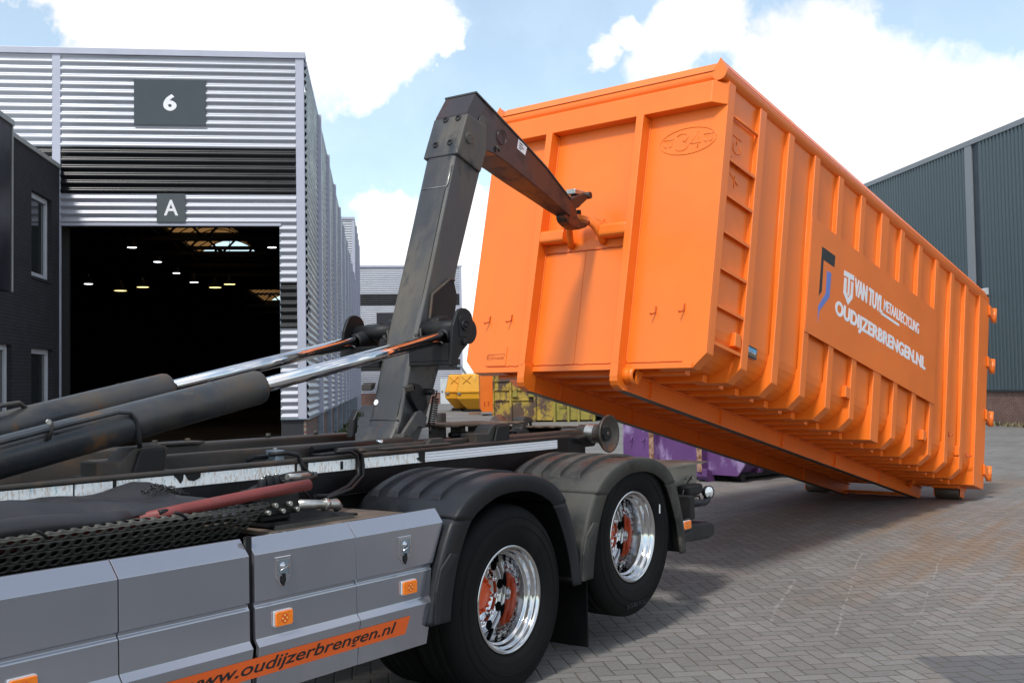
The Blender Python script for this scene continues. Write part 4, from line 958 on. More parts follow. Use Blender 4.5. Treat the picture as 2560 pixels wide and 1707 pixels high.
# chassis and subframe ------------------------------------------------------
MB().box(-4.6, 2.6, .83, .91, .80, 1.08).build('chassis_rail', mBLACK, tk, .004); MB().box(-4.6, 2.6, 1.56, 1.64, .80, 1.08).build('chassis_rail', mBLACK, tk, .004)
MB().box(-4.5, -1.0, .10, .70, .45, .92).build('dark_fill_box', mBLACK, tk, .04)  # black box added to keep the space behind the skirts dark
MB().box(-4.5, 2.3, 1.0, 1.5, .55, .9).build('dark_core_box', mBLACK, tk)  # black filler added under the subframe so the void stays dark
def roundrail(name, xa, xb, y0, y1, z0, z1, m, r=.022):
    return MB().prism(rrect(y0, y1, z0, z1, r, 4), 'x', xa, xb, True).build(name, m, tk)
roundrail('subframe_rail', -4.6, 1.80, .750, .860, 1.09, 1.302, mBLACK); roundrail('subframe_rail', -4.6, 1.9, 1.62, 1.73, 1.09, 1.30, mBLACK)
roundrail('rail_cap', -4.6, 1.80, .742, .80, 1.288, 1.314, mRUSTY, .010)
roundrail('inner_frame_beam', -2.3, .35, 1.50, 1.62, 1.20, 1.39, mRUSTY, .02); roundrail('inner_frame_beam', -1.95, .30, .95, 1.05, 1.22, 1.37, mRUSTY, .02)
roundrail('inner_frame_beam', -.55, 2.2, .90, 1.0, 1.20, 1.335, mRUSTY, .02)
MB().box(-1.2, -.9, 1.47, 1.64, 1.385, 1.40).build('beam_plate', mRUSTY, tk, .003)
for x in (-1.17, -.95, -.35, .05): MB().cyl((x, 1.56, 1.39), (x, 1.56, 1.415), .016, n=6).build('bolt_head', mRUSTY, tk)
# tape along the rail
def tape(xa, xb, m, wav=False):
    t_ = MB().box(xa, xb, .7462, .7500, 1.228, 1.287).build('reflective_tape', m, tk)
    return t_
for xa, xb in ((-4.6, -2.181), (-2.171, -1.985), (-1.963, -.89), (-.868, -.845), (-.79, -.432), (-.357, .150)): tape(xa, xb, mTAPE1)
t2 = tape(.178, 1.637, mTAPE2)
for z in (1.240, 1.257, 1.274): MB().box(.178, 1.637, .7452, .7462, z - .0022, z + .0022).build('tape_stripe', mTAPE3, t2)
for pp in ([(-1.66, 1.288), (-1.60, 1.288), (-1.605, 1.262), (-1.62, 1.245), (-1.635, 1.265)], [(-1.595, 1.288), (-1.50, 1.288), (-1.505, 1.265), (-1.54, 1.252), (-1.575, 1.258)], [(.11, 1.288), (.165, 1.288), (.165, 1.228), (.13, 1.232), (.09, 1.255), (.115, 1.262)]):
    plate('torn_patch', [pp], mBLACK, tk, NEAR, -.7450, .0006)
MB().box(1.645, 1.80, .755, .765, 1.11, 1.24).build('rail_end_plate', mBLACK, tk)
# container rest brackets
def rest(x0, y0=.78):
    p = [(x0, 1.305), (x0, 1.372), (x0 + .13, 1.366), (x0 + .165, 1.402), (x0 + .20, 1.425), (x0 + .30, 1.432), (x0 + .37, 1.428), (x0 + .385, 1.415), (x0 + .36, 1.305)]
    b_ = MB().prism(p, 'y', y0 + .02, y0 + .15).build('rest_bracket', mRUSTY, tk, .006)
    MB().prism([(x0 + .175, 1.308), (x0 + .215, 1.415), (x0 + .355, 1.420), (x0 + .345, 1.308)], 'y', y0 - .002, y0 + .018).build('side_plate', mBLACK, b_, .008)
    MB().box(x0 - .06, x0 + .42, y0 - .02, y0 + .13, 1.300, 1.312).build('base_plate', mRUSTY, b_, .003)
rest(-2.03); rest(.755)
# hook arm -------------------------------------------------------------------
Y0, Y1 = 1.10, 1.365
arm = MB(); secs = []
for (xf, zf, xb_, zb_) in ((.245, 1.30, .48, 1.22), (.305, 1.40, .53, 1.345), (.341, 1.472, .60, 1.47), (.453, 1.835, .757, 1.835), (.678, 2.479, .952, 2.49), (.962, 3.315, 1.235, 3.22)):
    r = .03; secs.append([(xf + r * .4, Y0, zf), (xb_, Y0, zb_), (xb_, Y1, zb_), (xf + r * .4, Y1, zf), (xf, Y1 - r, zf), (xf, Y0 + r, zf)])
hook_arm = MB().loft(secs, True, False).build('hook_arm', mSTEEL, tk, .006)
MB().loft([[(.16, Y0 + .0, 1.22), (.42, Y0, 1.22), (.42, Y1, 1.22), (.16, Y1, 1.22)], [(.25, Y0, 1.335), (.47, Y0, 1.335), (.47, Y1, 1.335), (.25, Y1, 1.335)], [(.325, Y0 + .002, 1.44), (.5, Y0 + .002, 1.44), (.5, Y1 - .002, 1.44), (.325, Y1 - .002, 1.44)]]).build('arm_foot', mSTEEL, hook_arm, .02)
sl = MB().prism([(.945, 3.295), (1.075, 3.600), (1.30, 3.55), (1.295, 3.37), (1.215, 3.200)], 'y', 1.080, 1.388).build('sleeve', mSTEEL, tk, .010)
jb = MB(); secs = []
for x, zl, zt, yn, yf in ((1.075, 3.45, 3.605, 1.092, 1.376), (1.19, 3.41, 3.768, 1.095, 1.373), (1.285, 3.378, 3.722, 1.098, 1.370), (1.43, 3.366, 3.668, 1.10, 1.367), (1.62, 3.32, 3.592, 1.11, 1.355), (1.855, 3.250, 3.494, 1.12, 1.347), (2.14, 3.170, 3.380, 1.14, 1.33), (2.36, 3.102, 3.272, 1.158, 1.312), (2.54, 3.052, 3.182, 1.172, 1.298)):
    secs.append([(x, yn, zl), (x, yf, zl), (x, yf, zt), (x, yn, zt)])
jib = jb.loft(secs, True, False).build('jib', mSTEEL2, tk, .006)
jt = MB(); secs = []
for x, zt, yn, yf in ((1.19, 3.770, 1.088, 1.38), (1.43, 3.670, 1.093, 1.374), (1.855, 3.496, 1.113, 1.354), (2.14, 3.382, 1.133, 1.337), (2.54, 3.184, 1.165, 1.305)):
    secs.append([(x, yn, zt), (x, yf, zt), (x, yf, zt + .012), (x, yn, zt + .012)])
jt.loft(secs, True, False).build('jib_top_plate', mSTEEL, jib)
MB().cyl((1.085, 1.082, 3.425), (1.085, 1.070, 3.425), .040, n=28).build('pivot_cap', mSTEEL, sl, .004)
hb = MB()
for k in range(5): a = 2 * math.pi * k / 5; hb.cyl((1.085 + .02 * math.cos(a), 1.070, 3.425 + .02 * math.sin(a)), (1.085 + .02 * math.cos(a), 1.068, 3.425 + .02 * math.sin(a)), .0035, n=8)
hb.build('cap_holes', mBLACK, sl)
MB().cyl((1.27, 1.094, 3.565), (1.27, 1.086, 3.565), .055, n=28).build('round_boss', mSTEEL, jib, .004)
MB().lathe([(.050, 0), (.052, .006), (.056, .006), (.058, 0)], (1.50, 1.096, 3.505), (0, -1, 0), 28).build('round_mark', mSTEEL2, jib)
MB().tube([(1.43, 1.095, 3.43), (1.43, 1.085, 3.41), (1.445, 1.08, 3.39)], .010, 8).build('grease_fitting', mRUSTY, jib)
plate('white_sticker', [[(1.735, 3.538), (1.845, 3.490), (1.820, 3.425), (1.715, 3.462)]], mWHITE, jib, NEAR, -1.1145, .001)
plate('sticker_print', [[(1.748, 3.515), (1.79, 3.498), (1.788, 3.490), (1.746, 3.507)], [(1.742, 3.497), (1.80, 3.472), (1.798, 3.464), (1.740, 3.489)], [(1.738, 3.478), (1.77, 3.465), (1.768, 3.457), (1.736, 3.470)]], mSTEEL, jib, NEAR, -1.1135, .001)
# bolts of the sleeve front
e1 = Vector((.305, 0, .952)).normalized(); nf = Vector((-.952, 0, .305)).normalized(); bo = Vector((.945, 0, 3.295))
for yy, s_ in ((1.30, .10), (1.17, .10), (1.27, .305), (1.155, .30)):
    q = bo + Vector((.13, 0, .305)) * (s_ / .33); q.y = yy
    MB().lathe([(.0, -.004), (.012, -.004), (.013, .006), (.022, .007), (.024, -.001), (.028, -.002)], q - nf * -.002, nf, 14).build('recessed_bolt', mBLACK, sl)
# front wear plate and weld on the arm
def armf(y, z): return Vector((.341 + (z - 1.472) * .3362, y, z))
wp_ = [armf(1.345, 3.058), armf(1.118, 3.058), armf(1.112, 3.20), armf(1.118, 3.215)]
MB().tube([armf(1.345, 3.062) + nf * .001, armf(1.118, 3.062) + nf * .001, armf(1.112, 3.08) + nf * .001, armf(1.112, 3.22) + nf * .001], .004, 6).build('weld_seam', mZINC, hook_arm)
MB().tube([armf(1.125, 3.05) + nf * .001, armf(1.125, 2.4) + nf * .001, armf(1.125, 1.75) + nf * .001, armf(1.125, 1.5) + nf * .001], .0025, 5).build('weld_seam', mBLACK, hook_arm)
MB().tube([armf(1.36, 1.475) + nf * .002, armf(1.105, 1.475) + nf * .002], .004, 6).build('weld_seam', mSTEEL, hook_arm)
pt = [armf(1.345, 1.875), armf(1.16, 1.895), armf(1.142, 1.925), armf(1.142, 1.97), armf(1.345, 1.95)]
MB().add([p + nf * .003 for p in pt], [(0, 1, 2, 3, 4)]).build('type_plate', mSTEEL2, hook_arm)
MB().tube([p + nf * .003 for p in pt + pt[:1]], .003, 5).build('plate_edge', mBLACK, hook_arm)
q = armf(1.335, 1.587); MB().lathe([(.0, .004), (.018, .004), (.021, .002), (.022, -.002)], q, nf, 20).build('round_gauge', mWHITE, hook_arm)
MB().lathe([(.022, .003), (.026, .003), (.027, -.002)], q, nf, 20).build('gauge_rim', mBLACK, hook_arm)
# cheek plates
ck = [(.56, 1.95), (.545, 2.06), (.640, 2.12), (.672, 2.300), (.86, 2.415), (.905, 2.41), (.94, 2.30), (.90, 2.14), (.80, 1.93)]
for s_, yy in ((1, Y0 - .012), (-1, Y1)):
    c_ = MB().prism(ck, 'y', yy, yy + .012).build('cheek_plate', mBLACK, tk, .003)
    edge = [(x, yy + (0 if s_ > 0 else .012), z) for x, z in ck[:6]]
    MB().tube([(.50, yy + .006, 2.03)] + edge, .011, 6).build('plate_edge', mRUSTY, c_)
# hook
HK = [(2.50, 3.095), (2.478, 3.045), (2.50, 3.005), (2.558, 2.978), (2.635, 2.960), (2.705, 2.962), (2.80, 2.990), (2.868, 3.036), (2.856, 3.058), (2.79, 3.034), (2.72, 3.036), (2.668, 3.064), (2.648, 3.125), (2.70, 3.145), (2.74, 3.175), (2.81, 3.216), (2.845, 3.245), (2.83, 3.270), (2.763, 3.272), (2.628, 3.225), (2.54, 3.190)]
hk = MB().prism(HK, 'y', YC - .05, YC + .05).build('hook', mat('worn_hook', (.05, .03, .026), .4, .4, var=.3, stains=(((.22, .05, .015), 9, .5, .65, U), ((.02, .018, .018), 4, .5, .7, U))), tk, .014, 3)
MB().cyl((2.84, YC - .07, 3.262), (2.84, YC + .10, 3.262), .030, n=20).build('latch_pin', mRUSTY, hk, .004)
MB().box(2.66, 2.82, YC - .03, YC + .06, 3.255, 3.30).build('latch_spring_box', mZINC, hk, .008)
# lift cylinders
for yy, xe in ((.85, -1.04), (1.62, -1.04)):
    def ax(x): return Vector((x, yy, 1.70 + (x + 1.04) * .198))
    b_ = MB(); a0, a1 = ax(-4.4), ax(xe); d = (a1 - a0).normalized()
    b_.lathe([(.0, -.001), (.088, 0), (.090, .002), (.090, (a1 - a0).length - .02), (.086, (a1 - a0).length - .004), (.080, (a1 - a0).length), (.045, (a1 - a0).length + .001), (.044, (a1 - a0).length - .03)], a0, d, 48)
    cy_ = b_.build('cylinder_barrel', mCYL, tk)
    MB().lathe([(.0905, 0), (.0925, .004), (.0905, .008)], ax(xe - .30), d, 48).build('weld_ring', mCYL, cy_)
    MB().cyl(ax(xe - .05), ax(.52), .0400, n=40).build('cylinder_rod', mCHROME, tk)
    e_ = MB(); e_.lathe([(.041, -.02), (.052, -.01), (.056, .05), (.066, .09), (.066, .14)], ax(.50), d, 24); e_.cyl((.69, yy - .055, 2.045), (.69, yy + .055, 2.045), .085, n=28)
    e_.build('rod_eye', mBLACK, tk, .004)
# clevis brackets outside the rods
OP = [(.418, 1.815), (.447, 2.07), (.476, 2.131), (.490, 2.158), (.515, 2.178), (.545, 2.187), (.582, 2.186), (.617, 2.172), (.641, 2.148), (.650, 2.115), (.643, 2.07), (.613, 1.985), (.597, 1.955), (.533, 1.905), (.470, 1.828), (.445, 1.815)]
OP = [(x + .015, z) for x, z in OP]
for s_ in (1, -1):
    ya, yb_ = (.742, .768) if s_ > 0 else (1.702, 1.728)
    dx = .0 if s_ > 0 else 0.0
    cp = MB().prism(OP, 'y', ya, yb_).build('clevis_plate', mBLACK, tk, .006)
    yo = ya if s_ > 0 else yb_; dd = -1 if s_ > 0 else 1
    MB().lathe([(.0, -.012), (.012, -.012), (.014, -.004), (.026, -.004), (.028, -.010), (.034, -.010), (.036, .0)], (.575, yo + dd * .006, 2.075), (0, -dd, 0), 24).build('pin_end', mBLACK, cp)
    MB().prism([(.515, 2.11), (.535, 2.14), (.60, 2.14), (.625, 2.10), (.622, 2.05), (.595, 2.0), (.52, 2.0)], 'y', min(yo, yo + dd * .006), max(yo, yo + dd * .006)).build('retainer_plate', mBLACK, cp, .003)
    MB().cyl((.565, yo, 1.965), (.565, yo + dd * .022, 1.965), .02, n=6).build('bolt_head', mBLACK, cp, .003)
    ia, ib = (yb_, Y0) if s_ > 0 else (Y1, ya)
    MB().box(.44, .54, ia, ib, 1.82, 1.845).build('clevis_floor', mBLACK, cp, .004)
    MB().box(.44, .458, ia, ib, 1.845, 1.96).build('clevis_web', mBLACK, cp, .004)
    MB().cyl((.60, ia, 2.06), (.60, ib, 2.06), .055, n=24).build('clevis_pin', mBLACK, cp)
    MB().prism([(.50, 1.845), (.72, 1.845), (.77, 2.12), (.72, 2.16), (.63, 2.14), (.55, 2.0)], 'y', (Y0 - .10) if s_ > 0 else Y1, Y0 if s_ > 0 else (Y1 + .10)).build('clevis_cheek', mBLACK, cp, .01)
# latch gear on the arm's side
MB().prism([(.36, 1.682), (.44, 1.70), (.455, 1.672), (.40, 1.645), (.425, 1.60), (.485, 1.525), (.525, 1.512), (.575, 1.56), (.56, 1.66), (.50, 1.70), (.46, 1.71)], 'y', 1.06, 1.098).build('latch_claw', mBLACK, hook_arm, .008)
MB().prism([(.34, 1.690), (.395, 1.702), (.40, 1.66), (.35, 1.652)], 'y', 1.02, 1.06).build('latch_stop', mRUSTY, hook_arm, .008)
MB().prism([(.436, 1.525), (.475, 1.533), (.537, 1.489), (.512, 1.417), (.450, 1.428), (.315, 1.335), (.27, 1.345), (.27, 1.365)], 'y', 1.03, 1.055).build('latch_lever', mSTEEL, hook_arm, .004)
MB().cyl((.29, 1.09, 1.36), (.29, 1.0, 1.36), .03, n=18).build('lever_pin', mRUSTY, hook_arm, .004)
MB().cyl((.575, 1.10, 1.652), (.575, 1.01, 1.652), .022, n=14).build('spring_post', mBLACK, hook_arm, .004)
sp = []; A = Vector((.625, 1.03, 1.615)); Bp = Vector((.572, 1.03, 1.430)); dd = (Bp - A); L = dd.length; dd.normalize(); e_ = dd.orthogonal().normalized(); g_ = dd.cross(e_)
for i in range(13 * 14 + 1):
    a = 2 * math.pi * i / 14; f = i / (13 * 14); sp.append(A + dd * (L * f) + (e_ * math.cos(a) + g_ * math.sin(a)) * .022)
MB().tube(sp, .0052, 5).build('coil_spring', mBLACK, hook_arm)
MB().tube([A + dd * -.0, A + dd * -.03 + e_ * .01, A + dd * -.045, (.58, 1.02, 1.655)], .005, 6).build('spring_hook', mBLACK, hook_arm)
MB().tube([Bp, Bp + dd * .03, Bp + dd * .05 + e_ * .012, Bp + dd * .035 + e_ * .03], .007, 6).build('spring_hook', mBLACK, hook_arm)
MB().prism([(.235, 1.40), (.245, 1.55), (.20, 1.48), (.18, 1.36)], 'y', 1.365, 1.42).build('far_lug', mBLACK, hook_arm, .01)
MB().prism([(.355, 1.66), (.40, 1.675), (.42, 1.72), (.36, 1.71)], 'y', 1.365, 1.45).build('far_lug', mRUSTY, hook_arm, .01)

# rear deck sheets, guide hook and rear rollers
def sheet(name, x0, x1, y0, y1, z, par, wave, th=.008, dy=0.0):
    mb = MB(); n, m = 26, 8; top = []
    for i in range(n + 1):
        for j in range(m + 1):
            x = x0 + (x1 - x0) * i / n; y = y0 + (y1 - y0) * j / m
            top.append((x, y, z(x) + wave * math.sin(i * 1.3 + j * .7) + random.uniform(-.3, .3) * wave))
    f = [(i * (m + 1) + j, i * (m + 1) + j + 1, (i + 1) * (m + 1) + j + 1, (i + 1) * (m + 1) + j) for i in range(n) for j in range(m)]
    mb.add(top, f, True); ob = mb.build(name, mPLATE, par)
    s_ = ob.modifiers.new('th', 'SOLIDIFY'); s_.thickness = th; return ob
sheet('deck_sheet', .80, 1.74, 1.10, 1.62, lambda x: 1.425 - .012 * (x - .8), tk, .004, .016)
sheet('deck_sheet', 1.84, 2.72, 1.12, 1.66, lambda x: 1.375 - .04 * (x - 1.84) - max(0, x - 2.62) * .35, tk, .003, .014)
MB().prism([(1.70, 1.25), (1.73, 1.34), (1.785, 1.36), (1.80, 1.43), (1.84, 1.452), (1.925, 1.44), (1.945, 1.415), (1.93, 1.395), (1.88, 1.40), (1.86, 1.36), (1.91, 1.31), (1.945, 1.25)], 'y', 1.16, 1.26).build('guide_hook', mRUSTY, tk, .012)
MB().tube([(1.93, 1.20, 1.43), (1.955, 1.20, 1.39), (1.96, 1.20, 1.36)], .011, 8).build('guide_tongue', mRUSTY, tk)
MB().prism([(1.53, 1.245), (1.74, 1.335), (1.75, 1.30), (1.58, 1.235)], 'y', 1.19, 1.21).build('guide_brace', mRUSTY, tk, .003)
for x, z0, z1, w in ((.86, 1.24, 1.415, .05), (1.10, 1.25, 1.40, .035), (1.30, 1.24, 1.40, .04)): MB().box(x, x + w * 1.6, 1.2, 1.30, z0, z1).build('lock_post', mRUSTY, tk, .008)
MB().box(1.06, 1.19, 1.12, 1.24, 1.285, 1.365).build('lock_block', mRUSTY, tk, .008)
MB().tube([(.95, 1.18, 1.35), (1.55, 1.18, 1.325)], .018, 10).build('lock_ram', mBLACK, tk)
MB().box(.80, 1.0, 1.45, 1.60, 1.40, 1.475).build('lock_lever', mRUSTY, tk, .012); MB().box(1.30, 1.37, 1.55, 1.60, 1.40, 1.49).build('lock_lever', mRUSTY, tk, .01)
roundrail('rear_cross_tube', 1.75, 2.35, .86, 1.62, 1.20, 1.30, mBLACK, .03)
MB().cyl((2.30, .72, 1.30), (2.30, 1.76, 1.30), .055, n=24).build('roller_shaft', mBLACK, tk)
for s_, yy in ((1, .70), (-1, 1.77)):
    d = (0, s_, 0)
    MB().lathe([(.0, .012), (.018, .010), (.02, .028), (.075, .045), (.128, .008), (.142, .0), (.146, .006), (.140, .020), (.085, .075), (.072, .10), (.068, .27), (.0, .27)], (2.30, yy, 1.302), d, 56).build('rear_roller', mat('roller_steel', (.075, .065, .058), .42, .5, var=.3, vscale=9, stains=((RUST, 6, .5, .68, U),)) if s_ > 0 else MATS['roller_steel'], tk)
    MB().lathe([(.073, 0), (.074, .07), (.073, .075)], (2.30, yy + s_ * .12, 1.302), d, 40).build('roller_collar', mZINC, tk)
MB().prism([(1.62, 1.20), (1.75, 1.235), (1.85, 1.285), (2.05, 1.29), (2.20, 1.22), (2.2, 1.10), (1.62, 1.10)], 'y', .86, .90).build('rear_hinge_plate', mBLACK, tk, .006)
plate('warning_label', [[(1.63, 1.205), (1.80, 1.205), (1.80, 1.160), (1.63, 1.160)], [(1.805, 1.232), (1.91, 1.232), (1.91, 1.165), (1.805, 1.165)]], mYLABEL, tk, NEAR, -.855, .002)
# tail: stainless lamp bracket, work lamp, underrun end, marker
tb = MB().box(2.2, 2.948, .30, .306, .672, 1.045).build('tail_bracket', mINOX, tk)
MB().prism([(2.15, 1.048), (2.948, 1.048), (3.02, 1.053), (3.02, 1.060), (2.15, 1.060)], 'y', .24, .90).build('bracket_lid', mINOX, tb)
MB().box(2.94, 2.948, .306, 1.0, .672, 1.045).build('bracket_end', mBLACK, tb)
for x, z in ((2.55, .955), (2.77, .94), (2.86, .935), (2.90, .80)): MB().cyl((x, .298, z), (x, .288, z), .011, n=8).build('screw_head', mZINC, tb)
MB().prism([(2.60, .90), (2.86, .90), (2.87, .83), (2.80, .815), (2.62, .82)], 'y', .20, .30).build('tail_lamp', mBLACK, tb, .02)
MB().tube([(2.82, .28, .95), (2.68, .25, .91), (2.60, .24, .86), (2.58, .25, .78)], .007, 6).build('cable', mBLACK, tb); MB().tube([(2.70, .24, .81), (2.86, .24, .80), (2.92, .26, .76), (2.91, .27, .71)], .007, 6).build('cable', mBLACK, tb)
MB().box(2.48, 2.55, .12, .30, .66, .84).build('lamp_bracket', mBLACK, tb, .01)
wl = MB().tube([(2.56, .20, .770), (2.80, .20, .752), (2.87, .20, .748), (2.915, .20, .76), (2.925, .20, .80)], [.038, .026, .026, .028, .03], 12).build('work_lamp_arm', mPLASTIC, tk)
ld = Vector((-.35, -.93, .05)).normalized()
MB().lathe([(.0, -.045), (.036, -.04), (.050, -.015), (.052, .012), (.048, .016)], (2.925, .19, .825), ld, 28).build('lamp_body', mPLASTIC, wl)
MB().lathe([(.0, .020), (.030, .018), (.044, .012), (.048, .008)], (2.925, .19, .825), ld, 28).build('lamp_glass', mLENS, wl)
secs = []
for x, k in ((2.30, 1), (2.86, 1), (2.93, .82), (2.955, .55)):
    zc = .565 - (x - 2.4) * .05
    secs.append([(x, .16 + a, zc + b * k) for a, b in rrect(0, .16, -.072, .062, .024, 3)])
MB().loft(secs, True, False).build('underrun_end', mPLASTIC, tk, .006)
marker(2.200, 2.300, .628, .684, .045, tk)
MB().prism([(2.18, .69), (2.32, .70), (2.32, .62), (2.20, .60)], 'y', .045, .07).build('marker_bracket', mPLASTIC, tk, .004)
MB().box(2.1, 2.4, .06, .16, .52, .60).build('bumper_stub', mPLASTIC, tk, .02)

# side equipment: tray, rubber sheet, hoses, valve block, deck board ---------
MB().box(-1.50, -.62, .03, .74, 1.015, 1.035).build('deck_board', mDECK, tk, .003)
MB().box(-4.6, -1.50, .10, .70, .90, .945).build('deck_tray', mBLACK, tk)
def tray_s(s_):   # cross-section by arc length 0..1: rolled lip then sloping wall
    pts = [(.325, 1.150), (.300, 1.170), (.272, 1.166), (.262, 1.146), (.278, 1.120), (.310, 1.085), (.345, 1.050), (.380, 1.015), (.42, .985), (.48, .965)]
    f = s_ * (len(pts) - 1); i = min(int(f), len(pts) - 2); a = f - i
    return (pts[i][0] * (1 - a) + pts[i + 1][0] * a, pts[i][1] * (1 - a) + pts[i + 1][1] * a)
mb = MB(); pitch = .052; rows = [(.08, .30), (.30, .42), (.42, .54), (.54, .66), (.66, .78)]
nx_ = int((4.4 - 1.44) / pitch)
for ri, (sa, sb) in enumerate(rows):
    for i in range(nx_):
        xa = -4.4 + i * pitch + (pitch / 2 if ri % 2 else 0); xb_ = xa + pitch; hr = .31
        if xb_ > -1.44 - ri * .028: continue
        o_, h_ = [], []
        for k in range(12):
            a = 2 * math.pi * (k + .5) / 12; ca_, sa_ = math.cos(a), math.sin(a); q = 1 / max(abs(ca_), abs(sa_))
            o_.append((xa + pitch * (.5 + .5 * ca_ * q), *tray_s(sa + (sb - sa) * (.5 + .5 * sa_ * q)))); h_.append((xa + pitch * (.5 + hr * ca_), *tray_s(sa + (sb - sa) * (.5 + hr * sa_))))
        mb.add(o_ + h_, [(k, (k + 1) % 12, 12 + (k + 1) % 12, 12 + k) for k in range(12)], True)
tr_ = mb.build('perforated_tray', mTRAY, tk); s_ = tr_.modifiers.new('th', 'SOLIDIFY'); s_.thickness = .004
MB().tube([(-2.15, .33, 1.155), (-1.95, .30, 1.18), (-1.55, .26, 1.215), (-1.27, .24, 1.232)], .027, 16).build('red_hose', mREDHOSE, tk)
MB().tube([(-4.4, .36, 1.115), (-3.0, .36, 1.11), (-2.15, .33, 1.15)], .027, 12).build('red_hose', mREDHOSE, tk)
for xs in ((-2.95, -2.62), (-2.27, -1.98)):
    MB().tube([(xs[0], .34, 1.172), (xs[0] + .12, .33, 1.176), (xs[1] - .06, .30, 1.180)], .006, 6).build('tie_cord', mFRAMEW, tk)
    MB().tube([(xs[1] - .09, .30, 1.180), (xs[1] - .04, .30, 1.182)], .012, 8).build('cord_knot', mBLACK, tk); MB().tube([(xs[1] - .04, .30, 1.182), (xs[1], .265, 1.168), (xs[1] + .03, .262, 1.14)], .006, 6).build('tie_cord', mBLACK, tk)
# rubber sheet thrown over the tray
mb = MB(); n, m = 44, 16; vs = []
for i in range(n + 1):
    x = -4.2 + 2.66 * i / n
    for j in range(m + 1):
        s_ = j / m; y = .31 + .36 * s_
        hump = .045 * math.exp(-((x + 2.75) / .42) ** 2) * math.sin(math.pi * min(1, s_ * 1.3)) + .055 * math.exp(-((x + 1.93) / .12) ** 2) * (s_ ** 1.2) + .02 * math.exp(-((x + 2.3) / .25) ** 2) * s_
        fold = .010 * math.sin(9 * s_ + 3.0 * x) * (1 - s_ * .4) + .006 * math.sin(17 * x + 5 * s_)
        z = 1.165 + .070 * math.sin(math.pi * (s_ * .62 + .05)) + hump + fold - (.06 * (1 - s_) if x > -1.9 else 0) - max(0, x + 1.85) * (.10 + .12 * s_)
        vs.append((x, y, z))
mb.add(vs, [(i * (m + 1) + j, (i + 1) * (m + 1) + j, (i + 1) * (m + 1) + j + 1, i * (m + 1) + j + 1) for i in range(n) for j in range(m)], True)
rs = mb.build('rubber_mat', mRUBBER, None); rs.matrix_world = TM
tag(rs, 'crumpled black rubber mat lying over the perforated tray of the truck', 'mat'); s_ = rs.modifiers.new('th', 'SOLIDIFY'); s_.thickness = .006
mb = MB(); rings = []
for i in range(26):
    x = -4.2 + 2.0 * i / 25; r = .062 - .028 * max(0, (i - 10) / 15); rings.append([(x, .335 + r * 1.05 * math.cos(a) + .02 * math.sin(x * 3), 1.185 + .006 * math.sin(x * 9) - .010 * max(0, (i - 12) / 13) + r * (.9 + .1 * math.sin(a * 3 + x * 4)) * math.sin(a)) for a in [2 * math.pi * k / 18 for k in range(18)]])
mb.loft(rings, True, True); rr_ = mb.build('rolled_edge', mRUBBER, rs)
sx = MB()
for _ in range(70):
    bx_ = Vector((random.uniform(-2.0, -1.84), random.uniform(.48, .62), 0)); z = 1.27 - abs(bx_.x + 1.93) * .35
    sx.tube([(bx_.x, bx_.y, z), (bx_.x + random.uniform(-.03, .03), bx_.y - .03, z + random.uniform(.002, .014)), (bx_.x + random.uniform(-.05, .05), bx_.y - .06, z - .012)], .0022, 4)
sx.build('frayed_threads', mRUBBER, rs)
# valve block
vb = MB().box(-1.42, -1.24, .40, .56, 1.06, 1.205).build('valve_block', mBLACK, tk, .008)
for i, (x, z) in enumerate(((-1.40, 1.20), (-1.35, 1.205), (-1.30, 1.20), (-1.36, 1.215), (-1.28, 1.21))):
    c_ = MB().cyl((x, .42 + .035 * (i % 3), z), (x, .42 + .035 * (i % 3), z + .06), .019, n=14).build('solenoid', mPLASTIC, vb, .003)
    MB().cyl((x, .42 + .035 * (i % 3), z + .06), (x, .42 + .035 * (i % 3), z + .068), .013, n=6).build('solenoid_nut', mZINC, vb)
MB().box(-1.45, -1.22, .36, .40, 1.09, 1.19).build('valve_section', mBLACK, vb, .008)
for i in range(5): MB().cyl((-1.43 + i * .045, .36, 1.11 + .03 * (i % 2)), (-1.43 + i * .045, .335, 1.11 + .03 * (i % 2)), .013, n=6).build('port_plug', mZINC, vb, .002)
for i in range(4): MB().tube([(-1.25, .43 + i * .03, 1.225 + .008 * i), (-1.12, .45 + i * .03, 1.228 + .01 * i), (-.98, .50 + i * .035, 1.236 + .006 * i), (-.86, .62 + i * .02, 1.24)], .011, 8).build('hose', mBLACK, vb)
MB().tube([(-1.26, .40, 1.262), (-1.10, .42, 1.255)], .016, 10).build('hose_ferrule', mZINC, vb)
MB().tube([(-1.22, .38, 1.125), (-1.14, .36, 1.12), (-1.05, .35, 1.112), (-.985, .35, 1.108), (-.965, .35, 1.085)], [.028, .024, .022, .028, .026], 12).build('pipe_elbow', mZINC, vb)
MB().cyl((-1.07, .35, 1.113), (-1.045, .35, 1.111), .033, n=6).build('pipe_nut', mZINC, vb)
MB().box(-1.45, -.90, .28, .62, 1.046, 1.058).build('valve_shelf', mBLACK, vb); MB().box(-1.45, -.93, .278, .284, 1.02, 1.055).build('shelf_lip', mTRAY, vb)
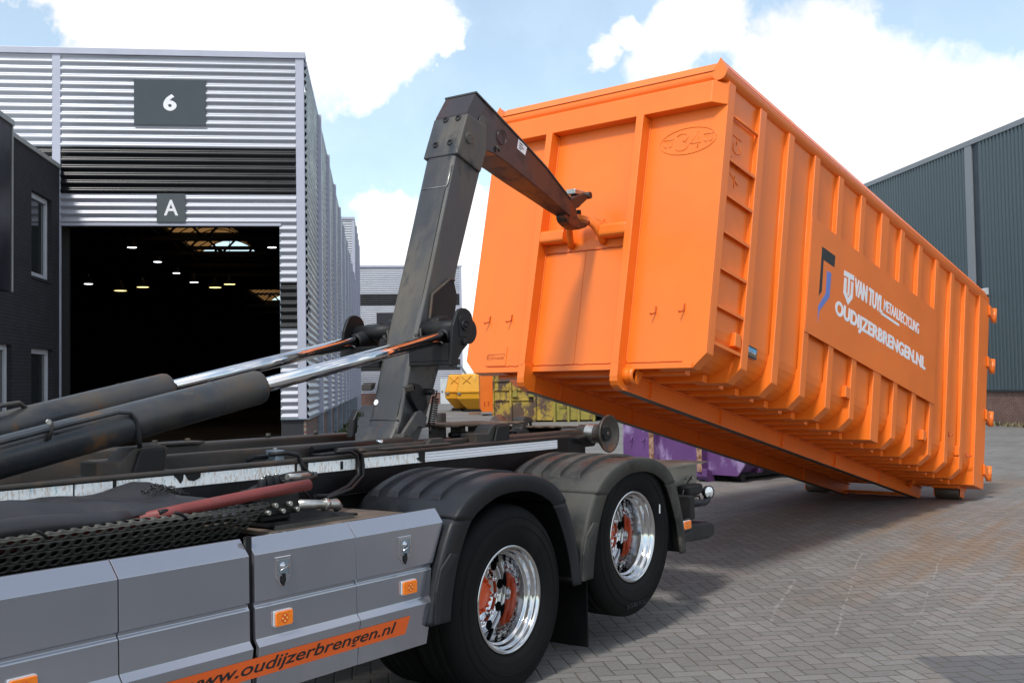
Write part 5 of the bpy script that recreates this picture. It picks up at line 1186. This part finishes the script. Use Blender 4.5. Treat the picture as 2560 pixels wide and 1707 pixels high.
for p, r in (([(-1.52, .50, 1.07), (-1.48, .50, 1.14), (-1.43, .47, 1.20), (-1.40, .44, 1.22)], .022), ([(-1.46, .42, 1.10), (-1.42, .41, 1.16), (-1.40, .41, 1.18)], .013),
             ([(-.60, .73, 1.335), (-.50, .72, 1.335), (-.455, .715, 1.31), (-.44, .715, 1.26), (-.455, .70, 1.20), (-.60, .64, 1.15), (-.80, .58, 1.12), (-.98, .5, 1.14)], .011),
             ([(-.56, .75, 1.338), (-.44, .735, 1.338), (-.40, .73, 1.31), (-.385, .73, 1.25), (-.41, .71, 1.19), (-.6, .62, 1.135), (-.9, .5, 1.12)], .011),
             ([(-1.02, .80, 1.345), (-.93, .76, 1.350), (-.87, .74, 1.335), (-.845, .735, 1.28), (-.83, .71, 1.24)], .012), ([(-1.0, .84, 1.33), (-1.08, .84, 1.335), (-1.11, .86, 1.32), (-1.10, .87, 1.30)], .012),
             ([(-1.22, .45, 1.16), (-1.12, .46, 1.19), (-1.06, .48, 1.16), (-1.0, .5, 1.12)], .006), ([(-.62, .90, 1.345), (-.35, .92, 1.352), (-.05, .93, 1.345)], .020)):
    MB().tube(p, r, 8).build('hose', mBLACK, tk)
MB().box(-.99, -.93, .78, .86, 1.305, 1.365).build('junction_block', mGALV, tk, .004); MB().cyl((-.96, .82, 1.365), (-.96, .82, 1.376), .012, n=6).build('bolt_head', mZINC, tk)
for x in (-.42, -.30): MB().cyl((x, .82, 1.315), (x, .82, 1.335), .018, n=6).build('bolt_head', mRUSTY, tk)
MB().box(-.66, -.30, .78, .86, 1.316, 1.326).build('clamp_plate', mBLACK, tk, .003); MB().box(-.15, .45, .76, .84, 1.318, 1.330).build('clamp_plate', mRUSTY, tk, .003)
MB().prism([(.30, 1.32), (.35, 1.36), (.46, 1.36), (.52, 1.32)], 'y', .84, .90).build('stop_block', mRUSTY, tk, .006); MB().cyl((-.03, .93, 1.34), (-.03, .93, 1.37), .022, n=14).build('bright_plug', mCHROME, tk)
roundrail('guide_rail', -.45, .80, .86, .93, 1.30, 1.345, mRUSTY, .012)
for x in (-2.6, -.55): MB().box(x, x + .02, .744, .75, 1.235, 1.28).build('tape_gap', mBLACK, tk)
# pipes along the near barrel
MB().tube([(-4.4, .752, 1.110), (-3.0, .752, 1.388), (-2.20, .752, 1.55), (-1.95, .755, 1.596), (-1.885, .757, 1.592), (-1.855, .76, 1.56), (-1.83, .772, 1.48), (-1.805, .80, 1.43)], .0115, 10).build('barrel_pipe', mCYL, tk)
MB().tube([(-2.29, .757, 1.49), (-2.28, .748, 1.54), (-2.27, .77, 1.56)], .012, 6).build('pipe_clip', mRUSTY, tk); MB().cyl((-2.30, .745, 1.565), (-2.30, .735, 1.565), .012, n=6).build('clip_bolt', mZINC, tk)
MB().tube([(-3.0, 1.54, 1.42), (-2.35, 1.54, 1.555), (-2.05, 1.55, 1.63), (-1.95, 1.58, 1.64), (-1.90, 1.6, 1.61)], .012, 8).build('barrel_pipe', mCYL, tk)
MB().tube([(-1.8, 1.70, 1.42), (-1.2, 1.70, 1.60), (-.95, 1.70, 1.62)], .016, 8).build('barrel_pipe', mBLACK, tk)
